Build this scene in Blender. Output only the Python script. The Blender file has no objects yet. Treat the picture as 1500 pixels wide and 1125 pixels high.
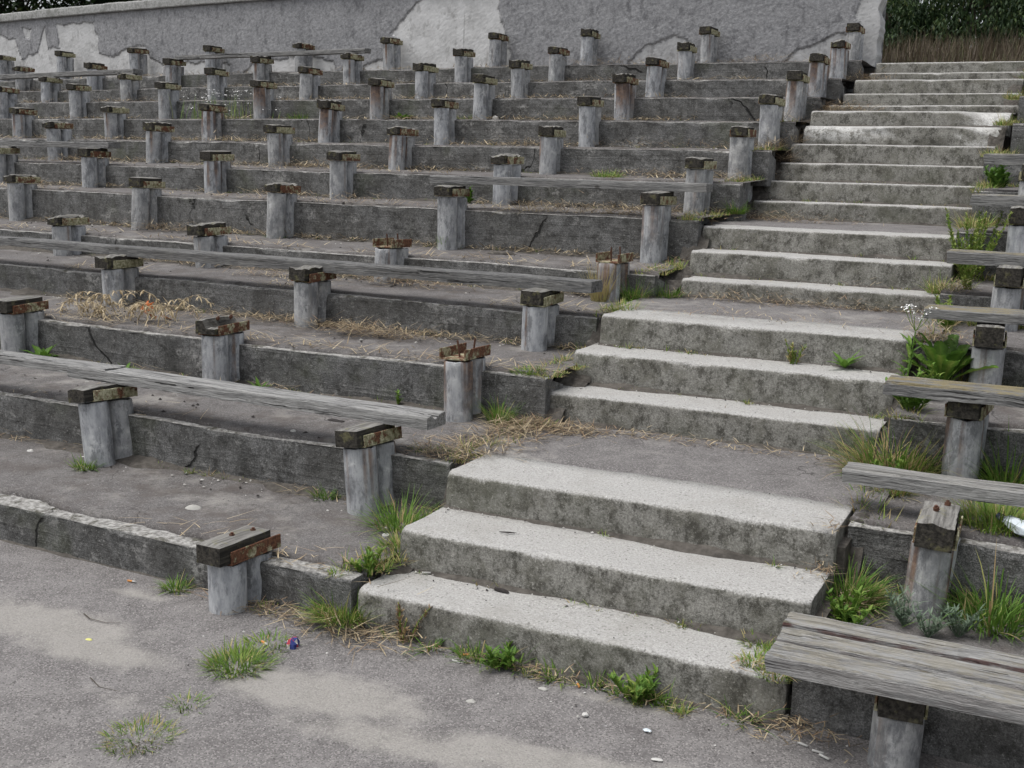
import bpy, math, random
from mathutils import Vector, Matrix, noise

S = bpy.context.scene
COL = S.collection

# ------------------------------------------------------------------ camera
cam = bpy.data.cameras.new('camera')
cam.sensor_width = 36.0
cam.lens = 40.771
cam.clip_start = 0.05
cam.clip_end = 600.0
camo = bpy.data.objects.new('camera', cam)
COL.objects.link(camo)
_fw = Vector((-0.426328, 0.886120, -0.181757)); _rt = Vector((0.898694, 0.437784, 0.026357)); _up = Vector((-0.102926, 0.152107, 0.982990))
_m = Matrix((_rt, _up, -_fw)).transposed().to_4x4()
_m.translation = Vector((2.2474, -3.4194, 1.6847))
camo.matrix_world = _m
S.camera = camo

# ------------------------------------------------------------------ world, sun, exposure
SUN_EL, SUN_AZ = math.radians(68), math.radians(235)      # azimuth clockwise from +Y
w = bpy.data.worlds.new('World'); S.world = w; w.use_nodes = True
nt = w.node_tree
bg = nt.nodes['Background']
sky = nt.nodes.new('ShaderNodeTexSky'); sky.sky_type = 'NISHITA'; sky.sun_disc = False
sky.sun_elevation = SUN_EL; sky.sun_rotation = SUN_AZ
sky.air_density = 1.0; sky.dust_density = 4.0; sky.ozone_density = 1.0
hs = nt.nodes.new('ShaderNodeHueSaturation'); hs.inputs['Saturation'].default_value = 0.28
nt.links.new(sky.outputs['Color'], hs.inputs['Color'])
nt.links.new(hs.outputs['Color'], bg.inputs['Color'])
bg.inputs['Strength'].default_value = 0.14
sl = bpy.data.lights.new('sun', 'SUN'); sl.energy = 1.0; sl.angle = math.radians(35); sl.color = (1.0, 0.985, 0.965)
so = bpy.data.objects.new('sun', sl); COL.objects.link(so)
_sd = Vector((math.sin(SUN_AZ) * math.cos(SUN_EL), math.cos(SUN_AZ) * math.cos(SUN_EL), math.sin(SUN_EL)))
so.rotation_euler = _sd.to_track_quat('Z', 'Y').to_euler()
S.view_settings.view_transform = 'Standard'; S.view_settings.look = 'None'
S.view_settings.exposure = 0.62; S.view_settings.gamma = 1.0; S.view_settings.use_curve_mapping = False

# ------------------------------------------------------------------ helpers
R = random.Random(7)
def nz(x, y=0.0, z=0.0): return noise.noise(Vector((x, y, z)))
def fbm(x, y=0.0, z=0.0, o=3):
    s, a, f = 0.0, 1.0, 1.0
    for _ in range(o):
        s += a * noise.noise(Vector((x * f, y * f, z * f))); a *= 0.5; f *= 2.1
    return s
def lerp(a, b, t): return a + (b - a) * t
def sstep(a, b, x):
    t = max(0.0, min(1.0, (x - a) / (b - a))); return t * t * (3 - 2 * t)

def me(name, V, F, mat=None, smooth=False, attrs=None, mats=None, fm=None):
    m = bpy.data.meshes.new(name)
    m.from_pydata([tuple(v) for v in V], [], F)
    if mats:
        for q in mats: m.materials.append(q)
    elif mat: m.materials.append(mat)
    if fm: m.polygons.foreach_set('material_index', fm)
    if smooth: m.polygons.foreach_set('use_smooth', [True] * len(m.polygons))
    for k, vals in (attrs or {}).items():
        a = m.attributes.new(k, 'FLOAT', 'POINT'); a.data.foreach_set('value', vals)
    m.update()
    return m
def ob(name, data=None, parent=None, loc=None, rot=None):
    o = bpy.data.objects.new(name, data); COL.objects.link(o)
    if parent: o.parent = parent
    if loc is not None: o.location = loc
    if rot is not None: o.rotation_euler = rot
    return o
def tag(o, label, cat, group=None):
    o['label'] = label; o['category'] = cat
    if group: o['group'] = group
    return o
def kind(o, k, label=None):
    o['kind'] = k
    if label: o['label'] = label
    return o

# ------------------------------------------------------------------ materials
class NB:
    def __init__(s, name):
        s.m = bpy.data.materials.new(name); s.m.use_nodes = True
        s.t = s.m.node_tree; s.b = s.t.nodes['Principled BSDF']
        s.b.inputs['Specular IOR Level'].default_value = 0.25
    def n(s, typ, **kw):
        x = s.t.nodes.new(typ)
        for k, v in kw.items(): setattr(x, k, v)
        return x
    def l(s, a, b): s.t.links.new(a, b)
    def setin(s, sock, v):
        if isinstance(v, bpy.types.NodeSocket): s.l(v, sock)
        elif v is not None: sock.default_value = v
    def pos(s): return s.n('ShaderNodeNewGeometry').outputs['Position']
    def objc(s): return s.n('ShaderNodeTexCoord').outputs['Object']
    def rnd(s): return s.n('ShaderNodeObjectInfo').outputs['Random']
    def ocol(s):
        x = s.n('ShaderNodeSeparateColor'); s.l(s.n('ShaderNodeObjectInfo').outputs['Color'], x.inputs[0]); return x.outputs
    def attr(s, name): return s.n('ShaderNodeAttribute', attribute_name=name).outputs['Fac']
    def nrmz(s):
        x = s.n('ShaderNodeSeparateXYZ'); s.l(s.n('ShaderNodeNewGeometry').outputs['Normal'], x.inputs[0]); return x.outputs['Z']
    def sep(s, v):
        x = s.n('ShaderNodeSeparateXYZ'); s.l(v, x.inputs[0]); return x.outputs
    def vec(s, v, scale=(1, 1, 1), off=None):
        x = s.n('ShaderNodeVectorMath', operation='MULTIPLY'); s.setin(x.inputs[0], v); x.inputs[1].default_value = scale
        o = x.outputs[0]
        if off is not None:
            a = s.n('ShaderNodeVectorMath', operation='ADD'); s.l(o, a.inputs[0]); s.setin(a.inputs[1], off); o = a.outputs[0]
        return o
    def noise(s, v, scale, detail=3, rough=.55, dist=0.0):
        x = s.n('ShaderNodeTexNoise'); s.l(v, x.inputs['Vector']); x.inputs['Scale'].default_value = scale
        x.inputs['Detail'].default_value = detail; x.inputs['Roughness'].default_value = rough; x.inputs['Distortion'].default_value = dist
        return x.outputs['Fac']
    def voro(s, v, scale, feature='F1', out='Distance'):
        x = s.n('ShaderNodeTexVoronoi', feature=feature); s.l(v, x.inputs['Vector']); x.inputs['Scale'].default_value = scale
        return x.outputs[out]
    def ramp(s, v, a, b):                       # smooth 0..1 between a and b
        x = s.n('ShaderNodeMapRange', interpolation_type='SMOOTHSTEP'); s.setin(x.inputs['Value'], v)
        x.inputs['From Min'].default_value = a; x.inputs['From Max'].default_value = b
        return x.outputs['Result']
    def ma(s, op, a, b=None, c=None, clamp=False):
        x = s.n('ShaderNodeMath', operation=op, use_clamp=clamp)
        for i, v in enumerate((a, b, c)):
            if v is not None: s.setin(x.inputs[i], v)
        return x.outputs[0]
    def mix(s, f, a, b, blend='MIX'):
        x = s.n('ShaderNodeMix', data_type='RGBA', blend_type=blend); s.setin(x.inputs[0], f)
        for i, v in ((6, a), (7, b)):
            if isinstance(v, tuple): v = v + (1,) if len(v) == 3 else v
            s.setin(x.inputs[i], v)
        return x.outputs[2]
    def bump(s, h, strength, dist, nrm=None):
        x = s.n('ShaderNodeBump'); s.setin(x.inputs['Height'], h); x.inputs['Strength'].default_value = strength; x.inputs['Distance'].default_value = dist
        if nrm: s.l(nrm, x.inputs['Normal'])
        return x.outputs[0]
    def out(s, col, rough=.9, nrm=None):
        s.setin(s.b.inputs['Base Color'], col if not isinstance(col, tuple) else col + (1,)); s.setin(s.b.inputs['Roughness'], rough)
        if nrm: s.l(nrm, s.b.inputs['Normal'])
        return s.m

def mat_asphalt(name, tint=1.0, sand_attr=False, dirty=False):
    b = NB(name); P = b.pos()
    big = b.noise(P, 1.3, 4, .6, .4); mid = b.noise(P, 7, 4, .65); fine = b.noise(P, 150, 2, .6)
    vc = b.n('ShaderNodeTexVoronoi'); b.l(P, vc.inputs['Vector']); vc.inputs['Scale'].default_value = 215
    cell = b.n('ShaderNodeSeparateColor'); b.l(vc.outputs['Color'], cell.inputs[0])
    c = b.mix(b.ramp(mid, .3, .7), (.128 * tint, .120 * tint, .117 * tint), (.188 * tint, .178 * tint, .173 * tint))
    c = b.mix(b.ramp(cell.outputs[0], .58, 1.0), c, (.265 * tint, .250 * tint, .240 * tint))
    c = b.mix(b.ramp(cell.outputs[1], .76, 1.0), c, (.080, .075, .072))
    if sand_attr:
        s0 = b.ma('MULTIPLY_ADD', b.ma('SUBTRACT', mid, .5), .9, b.attr('sand'))
        sm = b.ramp(s0, .25, .75)
    else:
        sm = b.ramp(b.ma('MULTIPLY_ADD', b.ma('SUBTRACT', mid, .5), .5, big), .56, .80)
    sm = b.ma('MULTIPLY', sm, b.ma('MULTIPLY_ADD', b.ramp(fine, .3, .6), .45, .55))
    c = b.mix(b.ma('MULTIPLY', sm, .65), c, (.315, .30, .272))
    c = b.mix(b.ma('MULTIPLY', b.ramp(b.noise(P, 2.3, 5, .7), .56, .75), .55), c, (.075, .068, .066))
    if dirty:
        c = b.mix(b.ma('MULTIPLY', b.ramp(b.noise(P, 4.5, 6, .75), .44, .66), .7), c, (.085, .073, .066))
        c = b.mix(b.ma('MULTIPLY', b.ramp(b.noise(P, 26, 5, .75), .56, .66), .6), c, (.05, .043, .038))
        c = b.mix(b.ma('MULTIPLY', b.ramp(b.noise(b.vec(P, (1, 1, 1), (7, 3, 1)), 3.0, 5, .7), .54, .72), .55), c, (.27, .255, .232))
    white = b.ramp(b.noise(P, 48, 1, .4), .765, .80)
    c = b.mix(b.ma('MULTIPLY', white, .45), c, (.45, .44, .43))
    wob = b.n('ShaderNodeTexNoise'); b.l(P, wob.inputs['Vector']); wob.inputs['Scale'].default_value = 5; wob.inputs['Detail'].default_value = 5
    dv = b.n('ShaderNodeVectorMath', operation='MULTIPLY_ADD'); b.l(wob.outputs['Color'], dv.inputs[0]); dv.inputs[1].default_value = (.35, .35, .0); b.l(P, dv.inputs[2])
    crk = b.ma('MULTIPLY', b.ramp(b.voro(b.vec(dv.outputs[0], (1, 1, 0)), 1.15, 'DISTANCE_TO_EDGE'), .006, .002), b.ramp(b.noise(P, 1.9, 2), .50, .60))
    c = b.mix(b.ma('MULTIPLY', crk, 0.0 if sand_attr else .7), c, (.03, .028, .026))
    h = b.ma('MULTIPLY_ADD', b.ma('SUBTRACT', 1.0, vc.outputs['Distance']), .5, b.ma('MULTIPLY', fine, .7))
    n1 = b.bump(h, .5, .003); n1 = b.bump(mid, .5, .02, n1)
    return b.out(c, .92, n1)

def mat_step(name):
    b = NB(name); P = b.pos(); nzv = b.nrmz()
    mid = b.noise(P, 9, 5, .68); sm = b.noise(P, 34, 4, .6); fine = b.noise(P, 230, 3, .65); big = b.noise(P, 1.7, 4, .6); grit = b.noise(P, 120, 3, .7)
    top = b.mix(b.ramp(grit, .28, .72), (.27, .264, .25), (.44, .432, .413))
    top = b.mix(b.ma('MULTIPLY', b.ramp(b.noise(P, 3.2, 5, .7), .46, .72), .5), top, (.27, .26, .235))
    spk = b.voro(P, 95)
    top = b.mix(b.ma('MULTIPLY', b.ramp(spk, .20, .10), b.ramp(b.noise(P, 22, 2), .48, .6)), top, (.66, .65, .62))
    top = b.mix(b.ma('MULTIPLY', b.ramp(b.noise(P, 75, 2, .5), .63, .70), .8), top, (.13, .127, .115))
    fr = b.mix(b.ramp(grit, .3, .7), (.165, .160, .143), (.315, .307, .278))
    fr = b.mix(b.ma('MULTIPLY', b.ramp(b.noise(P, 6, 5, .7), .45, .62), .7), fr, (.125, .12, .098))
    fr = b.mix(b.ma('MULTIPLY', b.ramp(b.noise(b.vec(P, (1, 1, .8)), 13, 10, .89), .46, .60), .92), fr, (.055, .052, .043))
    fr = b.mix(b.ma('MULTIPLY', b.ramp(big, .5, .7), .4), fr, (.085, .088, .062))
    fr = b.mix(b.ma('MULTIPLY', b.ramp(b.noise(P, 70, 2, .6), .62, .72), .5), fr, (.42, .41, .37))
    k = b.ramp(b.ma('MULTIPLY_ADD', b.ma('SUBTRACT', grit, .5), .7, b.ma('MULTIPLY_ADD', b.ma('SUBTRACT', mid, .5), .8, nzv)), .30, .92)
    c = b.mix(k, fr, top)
    fresh = b.ma('MULTIPLY', b.attr('fresh'), b.ramp(b.noise(P, 22, 5, .75), .38, .56))
    c = b.mix(fresh, c, b.mix(b.ramp(grit, .3, .7), (.32, .315, .30), (.60, .595, .57)))
    h = b.ma('MULTIPLY_ADD', fine, .6, b.ma('MULTIPLY_ADD', grit, .8, b.ma('MULTIPLY', sm, .6)))
    return b.out(c, .93, b.bump(h, .8, .005))

def mat_riser(name):
    b = NB(name); P = b.pos(); nzv = b.nrmz()
    mid = b.noise(P, 8, 5, .7); sm = b.noise(P, 42, 4, .65); fine = b.noise(P, 170, 3, .65); big = b.noise(b.vec(P, (1, 1, .6)), 1.1, 4, .65)
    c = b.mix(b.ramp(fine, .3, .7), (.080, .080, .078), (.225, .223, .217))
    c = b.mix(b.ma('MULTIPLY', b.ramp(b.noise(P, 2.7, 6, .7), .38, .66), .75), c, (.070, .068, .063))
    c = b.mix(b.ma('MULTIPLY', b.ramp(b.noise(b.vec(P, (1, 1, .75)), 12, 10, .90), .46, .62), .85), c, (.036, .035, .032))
    drip = b.ma('MULTIPLY', b.ramp(b.noise(b.vec(P, (1, 1, .06)), 13, 4, .65), .53, .66), b.ramp(big, .40, .60))
    c = b.mix(b.ma('MULTIPLY', drip, .45), c, (.036, .036, .033))
    pale = b.ma('MULTIPLY', b.ramp(b.noise(b.vec(P, (1, 1, 1.8)), 3.4, 6, .75), .52, .66), b.ramp(sm, .42, .58))
    c = b.mix(b.ma('MULTIPLY', pale, .85), c, (.29, .285, .272))
    c = b.mix(b.ma('MULTIPLY', b.ramp(b.noise(P, 80, 2, .6), .62, .72), .5), c, (.33, .325, .31))
    c = b.mix(b.ma('MULTIPLY', b.ramp(b.noise(P, 1.5, 4, .6), .56, .70), .35), c, (.075, .085, .045))
    wz = b.n('ShaderNodeTexNoise'); b.l(P, wz.inputs['Vector']); wz.inputs['Scale'].default_value = 3; wz.inputs['Detail'].default_value = 6
    dv = b.n('ShaderNodeVectorMath', operation='MULTIPLY_ADD'); b.l(wz.outputs['Color'], dv.inputs[0]); dv.inputs[1].default_value = (.5, .0, .12); b.l(P, dv.inputs[2])
    crk = b.ma('MULTIPLY', b.ramp(b.voro(b.vec(dv.outputs[0], (1, 0, .35)), .55, 'DISTANCE_TO_EDGE'), .0035, .001), b.ramp(b.noise(P, 1.3, 2), .54, .58))
    c = b.mix(b.ma('MULTIPLY', crk, .9), c, (.015, .015, .014))
    board = b.ramp(b.noise(b.vec(P, (.25, .25, 26)), 1.0, 2, .4), .56, .60)
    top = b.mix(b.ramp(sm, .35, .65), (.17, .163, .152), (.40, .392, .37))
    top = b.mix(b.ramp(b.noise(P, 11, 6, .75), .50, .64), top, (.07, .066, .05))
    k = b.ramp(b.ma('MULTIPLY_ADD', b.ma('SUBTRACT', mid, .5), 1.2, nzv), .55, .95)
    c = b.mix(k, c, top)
    h = b.ma('MULTIPLY_ADD', fine, .5, b.ma('MULTIPLY_ADD', sm, 1.1, b.ma('MULTIPLY_ADD', board, .16, b.ma('MULTIPLY', crk, -2.0))))
    return b.out(c, .94, b.bump(h, .9, .010))

def mat_wall(name):
    b = NB(name); P = b.pos(); a = b.attr('bare')      # signed: >0 plaster fallen off
    n1 = b.noise(P, 26, 4, .7); n2 = b.noise(P, 3, 5, .65); fine = b.noise(P, 110, 3, .65); n3 = b.noise(b.vec(P, (1, 1, .7)), 9, 5, .75)
    pl = b.mix(b.ramp(n1, .3, .7), (.20, .20, .205), (.32, .32, .323))
    pl = b.mix(b.ma('MULTIPLY', b.ramp(n3, .50, .68), .7), pl, (.10, .10, .105))
    pl = b.mix(b.ma('MULTIPLY', b.ramp(n2, .52, .72), .4), pl, (.13, .13, .135))
    bare = b.mix(b.ramp(b.noise(P, 5, 5, .65), .35, .65), (.43, .428, .42), (.54, .538, .53))
    bare = b.mix(b.ma('MULTIPLY', b.ramp(n3, .52, .68), .6), bare, (.25, .245, .235))
    bare = b.mix(b.ramp(b.noise(b.vec(P, (5, 5, .3)), 1.5, 3, .5), .68, .72), bare, (.30, .30, .29))
    e = b.ma('MULTIPLY_ADD', b.ma('SUBTRACT', n1, .5), .09, a); wt = b.attr('weight')
    k = b.ramp(e, -.012, .018)
    c = b.mix(b.ma('MULTIPLY', k, wt), pl, bare)
    c = b.mix(b.ma('MULTIPLY', b.ramp(b.ma('ABSOLUTE', e), .012, .0), .22), c, (.13, .128, .125))
    h = b.ma('MULTIPLY', b.ma('MULTIPLY_ADD', fine, .6, n1), b.ma('SUBTRACT', 1.0, b.ma('MULTIPLY', k, .75)))
    return b.out(c, .95, b.bump(h, .6, .014))

def mat_concrete(name, lo, hi, dark):
    b = NB(name); P = b.pos(); sm = b.noise(P, 30, 4, .65); mid = b.noise(P, 6, 5, .7)
    c = b.mix(b.ramp(sm, .3, .7), lo, hi); c = b.mix(b.ma('MULTIPLY', b.ramp(mid, .48, .68), .7), c, dark)
    return b.out(c, .94, b.bump(b.ma('ADD', sm, mid), .6, .01))

def mat_pipe(name):
    b = NB(name); O = b.objc(); oc = b.ocol(); rnd = b.rnd()
    V = b.vec(O, (1, 1, 1), b.ma('MULTIPLY', rnd, 37.0)); sz = b.sep(O)
    st = b.noise(b.vec(V, (1, 1, .32)), 30, 5, .7); mid = b.noise(V, 14, 5, .7); fine = b.noise(V, 130, 3, .6)
    c = b.mix(b.ramp(st, .3, .7), (.25, .26, .275), (.47, .478, .485))
    c = b.mix(b.ma('MULTIPLY', oc[1], .75), c, b.mix(b.ramp(mid, .4, .6), (.20, .198, .19), (.37, .362, .34)))
    c = b.mix(b.ma('MULTIPLY', b.ramp(b.noise(b.vec(V, (1, 1, .4)), 15, 7, .78), .47, .62), .8), c, (.12, .124, .13))
    c = b.mix(b.ma('MULTIPLY', b.ramp(mid, .58, .70), .65), c, (.58, .58, .57))
    c = b.mix(b.ma('MULTIPLY', b.ramp(b.noise(b.vec(V, (1, 1, .05)), 22, 2, .5), .62, .70), .35), c, (.20, .195, .185))
    run = b.noise(b.vec(V, (1, 1, .035)), 15, 3, .5)
    fade = b.ramp(b.ma('MULTIPLY_ADD', b.ma('SUBTRACT', mid, .5), .25, sz[2]), -.34, -.06)
    ru = b.ma('MULTIPLY', b.ramp(b.ma('MULTIPLY_ADD', oc[0], .25, run), .62, .76), b.ma('MULTIPLY', fade, .85))
    c = b.mix(ru, c, b.mix(b.ramp(mid, .4, .6), (.06, .032, .022), (.17, .098, .058)))
    h = b.ma('MULTIPLY_ADD', fine, .4, b.ma('ADD', st, mid))
    return b.out(c, .85, b.bump(h, .55, .005))

def mat_block(name):
    b = NB(name); O = b.objc(); rnd = b.rnd(); nzv = b.nrmz()
    V = b.vec(O, (1, 1, 1), b.ma('MULTIPLY', rnd, 51.0))
    g = b.noise(b.vec(V, (1, .06, 1)), 75, 4, .6); mid = b.noise(V, 18, 4, .65)
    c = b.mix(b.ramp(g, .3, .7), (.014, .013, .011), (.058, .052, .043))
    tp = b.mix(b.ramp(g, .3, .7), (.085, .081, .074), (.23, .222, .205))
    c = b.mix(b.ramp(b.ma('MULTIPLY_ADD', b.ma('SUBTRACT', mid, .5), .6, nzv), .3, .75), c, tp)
    c = b.mix(b.ma('MULTIPLY', b.ramp(mid, .54, .68), .45), c, (.17, .16, .075))
    return b.out(c, .92, b.bump(b.ma('ADD', g, mid), .8, .006))

def mat_channel(name):
    b = NB(name); O = b.objc(); rnd = b.rnd(); oc = b.ocol()
    V = b.vec(O, (1, 1, 1), b.ma('MULTIPLY', rnd, 23.0))
    mid = b.noise(V, 17, 5, .7); f = b.noise(V, 90, 3, .6)
    rust = b.mix(b.ramp(f, .3, .7), (.070, .032, .021), (.175, .082, .045))
    pale = b.mix(b.ramp(b.noise(V, 45, 4, .7), .35, .65), (.16, .15, .075), (.44, .42, .29))
    k = b.ramp(b.ma('MULTIPLY_ADD', oc[1], .30, mid), .56, .68)
    c = b.mix(k, rust, pale)
    return b.out(c, .88, b.bump(b.ma('ADD', f, mid), .6, .004))

def mat_plank(name):
    b = NB(name); O = b.objc(); rnd = b.rnd(); oc = b.ocol(); nzv = b.nrmz()
    V0 = b.vec(O, (1, 1, 1), b.ma('MULTIPLY', rnd, 17.0))
    wob = b.n('ShaderNodeTexNoise'); b.l(b.vec(V0, (1, 1, 1)), wob.inputs['Vector']); wob.inputs['Scale'].default_value = 6; wob.inputs['Detail'].default_value = 3
    dv = b.n('ShaderNodeVectorMath', operation='MULTIPLY_ADD'); b.l(wob.outputs['Color'], dv.inputs[0]); dv.inputs[1].default_value = (.0, .022, .022); b.l(V0, dv.inputs[2]); V = dv.outputs[0]
    g = b.noise(b.vec(V, (.035, 1, 1)), 240, 3, .6); g2 = b.noise(b.vec(V, (.045, 1, 1)), 70, 5, .7); mid = b.noise(b.vec(V0, (.35, 1, 1)), 11, 6, .75); tone = b.noise(V0, 2.3, 3, .6)
    c = b.mix(b.ramp(g, .3, .7), (.105, .105, .104), (.235, .232, .224))
    c = b.mix(b.ma('MULTIPLY', b.ramp(g2, .46, .64), .65), c, (.070, .070, .070))
    c = b.mix(b.ma('MULTIPLY', b.ramp(mid, .48, .68), .55), c, (.29, .286, .27))
    c = b.mix(b.ma('MULTIPLY', b.ramp(tone, .48, .66), .5), c, (.13, .125, .115))
    c = b.mix(b.ma('MULTIPLY', oc[2], b.ma('MULTIPLY_ADD', b.ramp(g2, .62, .42), .6, .25)), c, (.42, .415, .40))
    crack = b.ramp(b.noise(b.vec(V, (.022, 1, 1)), 85, 3, .55), .62, .67)
    c = b.mix(b.ma('MULTIPLY', crack, .95), c, (.018, .017, .016))
    kn = b.voro(b.vec(V0, (.55, 1, 1)), 6.5); knot = b.ramp(kn, .10, .045)
    c = b.mix(b.ma('MULTIPLY', knot, .8), c, (.05, .045, .04))
    li = b.ma('MULTIPLY', b.ma('MULTIPLY', b.ramp(b.noise(b.vec(V0, (.5, 1, 1)), 16, 6, .75), .40, .56), oc[0]), b.ramp(nzv, .5, .9))
    c = b.mix(b.ma('MULTIPLY', li, .85), c, (.275, .225, .105))
    pa = b.ma('MULTIPLY', oc[1], b.ramp(b.noise(b.vec(V0, (.25, 1, 1)), 30, 5, .7), .40, .56))
    c = b.mix(b.ma('MULTIPLY', pa, b.ramp(nzv, .6, .2)), c, (.115, .055, .048))
    h = b.ma('MULTIPLY_ADD', g2, .9, b.ma('MULTIPLY_ADD', crack, -1.6, g))
    return b.out(c, .9, b.bump(h, 1.0, .012))

def mat_foliage(name, cols, trans=.25):
    b = NB(name); t = b.attr('tint'); P = b.pos()
    x = b.n('ShaderNodeValToRGB'); b.l(t, x.inputs[0]); cr = x.color_ramp
    while len(cr.elements) < len(cols): cr.elements.new(.5)
    for e, (p, c) in zip(cr.elements, cols): e.position = p; e.color = c + (1,)
    c = b.mix(b.ma('MULTIPLY', b.noise(P, 60, 2), .35), x.outputs[0], (.02, .03, .01))
    b.out(c, .6)
    b.b.inputs['Subsurface Weight'].default_value = 0.0
    tr = b.n('ShaderNodeBsdfTranslucent'); b.l(c, tr.inputs[0]); mx = b.n('ShaderNodeMixShader'); mx.inputs[0].default_value = trans
    o = b.t.nodes['Material Output']
    b.l(b.b.outputs[0], mx.inputs[1]); b.l(tr.outputs[0], mx.inputs[2]); b.l(mx.outputs[0], o.inputs['Surface'])
    return b.m

def mat_plain(name, col, rough=.6, var=.25, scale=40, spec=.3):
    b = NB(name); O = b.objc(); n = b.noise(O, scale, 3, .6)
    d = tuple(v * (1 - var) for v in col)
    b.b.inputs['Specular IOR Level'].default_value = spec
    return b.out(b.mix(n, d, col), rough, b.bump(n, .3, .002))

M = {}
M['ground'] = mat_asphalt('ground asphalt', .95, True)
M['asphalt'] = mat_asphalt('terrace asphalt', .74, False, True)
M['landing'] = mat_asphalt('landing asphalt', .84)
M['step'] = mat_step('step concrete')
M['riser'] = mat_riser('riser concrete')
M['wall'] = mat_wall('wall plaster')
M['coping'] = mat_concrete('coping concrete', (.20, .20, .19), (.36, .36, .345), (.13, .13, .115))
M['earth'] = mat_concrete('earth', (.058, .052, .045), (.11, .10, .088), (.035, .032, .028))
M['hill'] = mat_concrete('dry soil', (.10, .085, .06), (.17, .15, .10), (.07, .07, .04))
M['pipe'] = mat_pipe('cement pipe')
M['block'] = mat_block('rotten timber')
M['channel'] = mat_channel('rusty channel')
M['plank'] = mat_plank('weathered plank')
M['bolt'] = mat_plain('rusty bolt', (.11, .05, .03), .8, .5)
GREEN = [(0.0, (.060, .135, .022)), (.35, (.14, .265, .038)), (.6, (.29, .345, .08)), (.8, (.50, .41, .20)), (.92, (.40, .27, .14)), (1.0, (.155, .112, .082))]
M['grass'] = mat_foliage('grass blades', GREEN)
M['bank'] = mat_foliage('dry bank grass', [(0, (.06, .085, .03)), (.6, (.10, .10, .045)), (.9, (.15, .115, .075)), (1, (.085, .062, .046))], .15)
M['straw'] = mat_foliage('straw', [(0, (.10, .075, .055)), (.12, (.22, .165, .11)), (.4, (.47, .37, .23)), (.75, (.62, .52, .35)), (1, (.32, .22, .14))], .15)
M['treeleaf'] = mat_foliage('tree leaves', [(0, (.012, .027, .012)), (.5, (.030, .058, .022)), (.85, (.075, .115, .038)), (1, (.15, .16, .06))], .3)
M['silver'] = mat_foliage('silver leaves', [(0, (.10, .155, .10)), (1, (.21, .27, .19))], .2)
M['petal'] = mat_plain('white petals', (.82, .82, .80), .7, .1)
M['bark'] = mat_plain('bark', (.085, .07, .055), .95, .5, 25)
M['white'] = mat_plain('white litter', (.54, .53, .50), .7, .25, 60)
M['orange'] = mat_plain('cigarette filter', (.55, .24, .07), .75, .25, 200)
M['brown'] = mat_plain('dark scrap', (.035, .03, .028), .85, .4)
M['blue'] = mat_plain('blue foil', (.02, .04, .22), .3, .5, 60, .6)
M['red'] = mat_plain('red foil', (.45, .03, .05), .35, .4, 60, .6)
M['stone'] = mat_plain('pale stone', (.40, .39, .36), .9, .3, 80)
M['leaf_orange'] = mat_plain('orange leaf', (.55, .14, .025), .7, .4, 60)
M['pale_yellow'] = mat_plain('yellow scrap', (.62, .60, .20), .7, .2)
M['bottle'] = mat_plain('clear plastic', (.62, .68, .72), .15, .15, 30, .6)

# ------------------------------------------------------------------ measured layout (metres)
SY = [0.0, 0.299, 0.664, 1.749, 2.064, 2.371, 3.431, 3.741, 4.079, 5.307, 5.651, 5.98, 6.25, 6.53, 6.78, 7.4, 7.85, 8.25, 8.85, 9.25]
SZ = [0.146, 0.297, 0.443, 0.604, 0.771, 0.929, 1.053, 1.207, 1.353, 1.505, 1.653, 1.798, 1.954, 2.113, 2.245, 2.326, 2.458, 2.611, 2.724, 2.859]
SX = [-0.021, -0.019, -0.016, -0.061, -0.051, -0.026, 0.077, 0.032, 0.0, 0.012, 0.007, 0.035, 0.055, 0.09, 0.088, 0.107, 0.147, 0.171, 0.20, 0.192]
W = 1.584
CURVE = 0.006916
TY = [-0.7, 0.029, 0.865, 1.693, 2.49, 3.26, 4.03, 4.791, 5.547, 6.302, 7.057, 7.816, 8.577, 9.477]
TZ = [0.0, 0.171, 0.42, 0.681, 0.896, 1.081, 1.388, 1.625, 1.87, 2.125, 2.37, 2.586, 2.818]
TB = [0.0, 0.19, 0.455, 0.71, 0.93, 1.115, 1.415, 1.66, 1.90, 2.155, 2.40, 2.615, 2.83]
def cy(x): return CURVE * min(x, 0.0) ** 2

def sweep(xs, prof, mat, name, fresh=None):
    """extrude a profile (list of (y,z) per x) along x, close the ends"""
    V, F, A = [], [], []
    n = None
    for i, x in enumerate(xs):
        p = prof(x, i)
        n = len(p)
        for (px, py, pz) in p:
            V.append((px, py, pz)); A.append(fresh(px, py, pz) if fresh else 0.0)
    for i in range(len(xs) - 1):
        for j in range(n - 1):
            a = i * n + j
            F.append((a, a + 1, a + n + 1, a + n))
    F.append(tuple(range(n - 1, -1, -1)))
    F.append(tuple((len(xs) - 1) * n + j for j in range(n)))
    F = [tuple(reversed(f)) for f in F]
    return me(name, V, F, mat, False, {'fresh': A} if fresh else None)
def frange(a, b, d):
    n = max(2, int(round((b - a) / d)) + 1)
    return [a + (b - a) * i / (n - 1) for i in range(n)]

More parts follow.
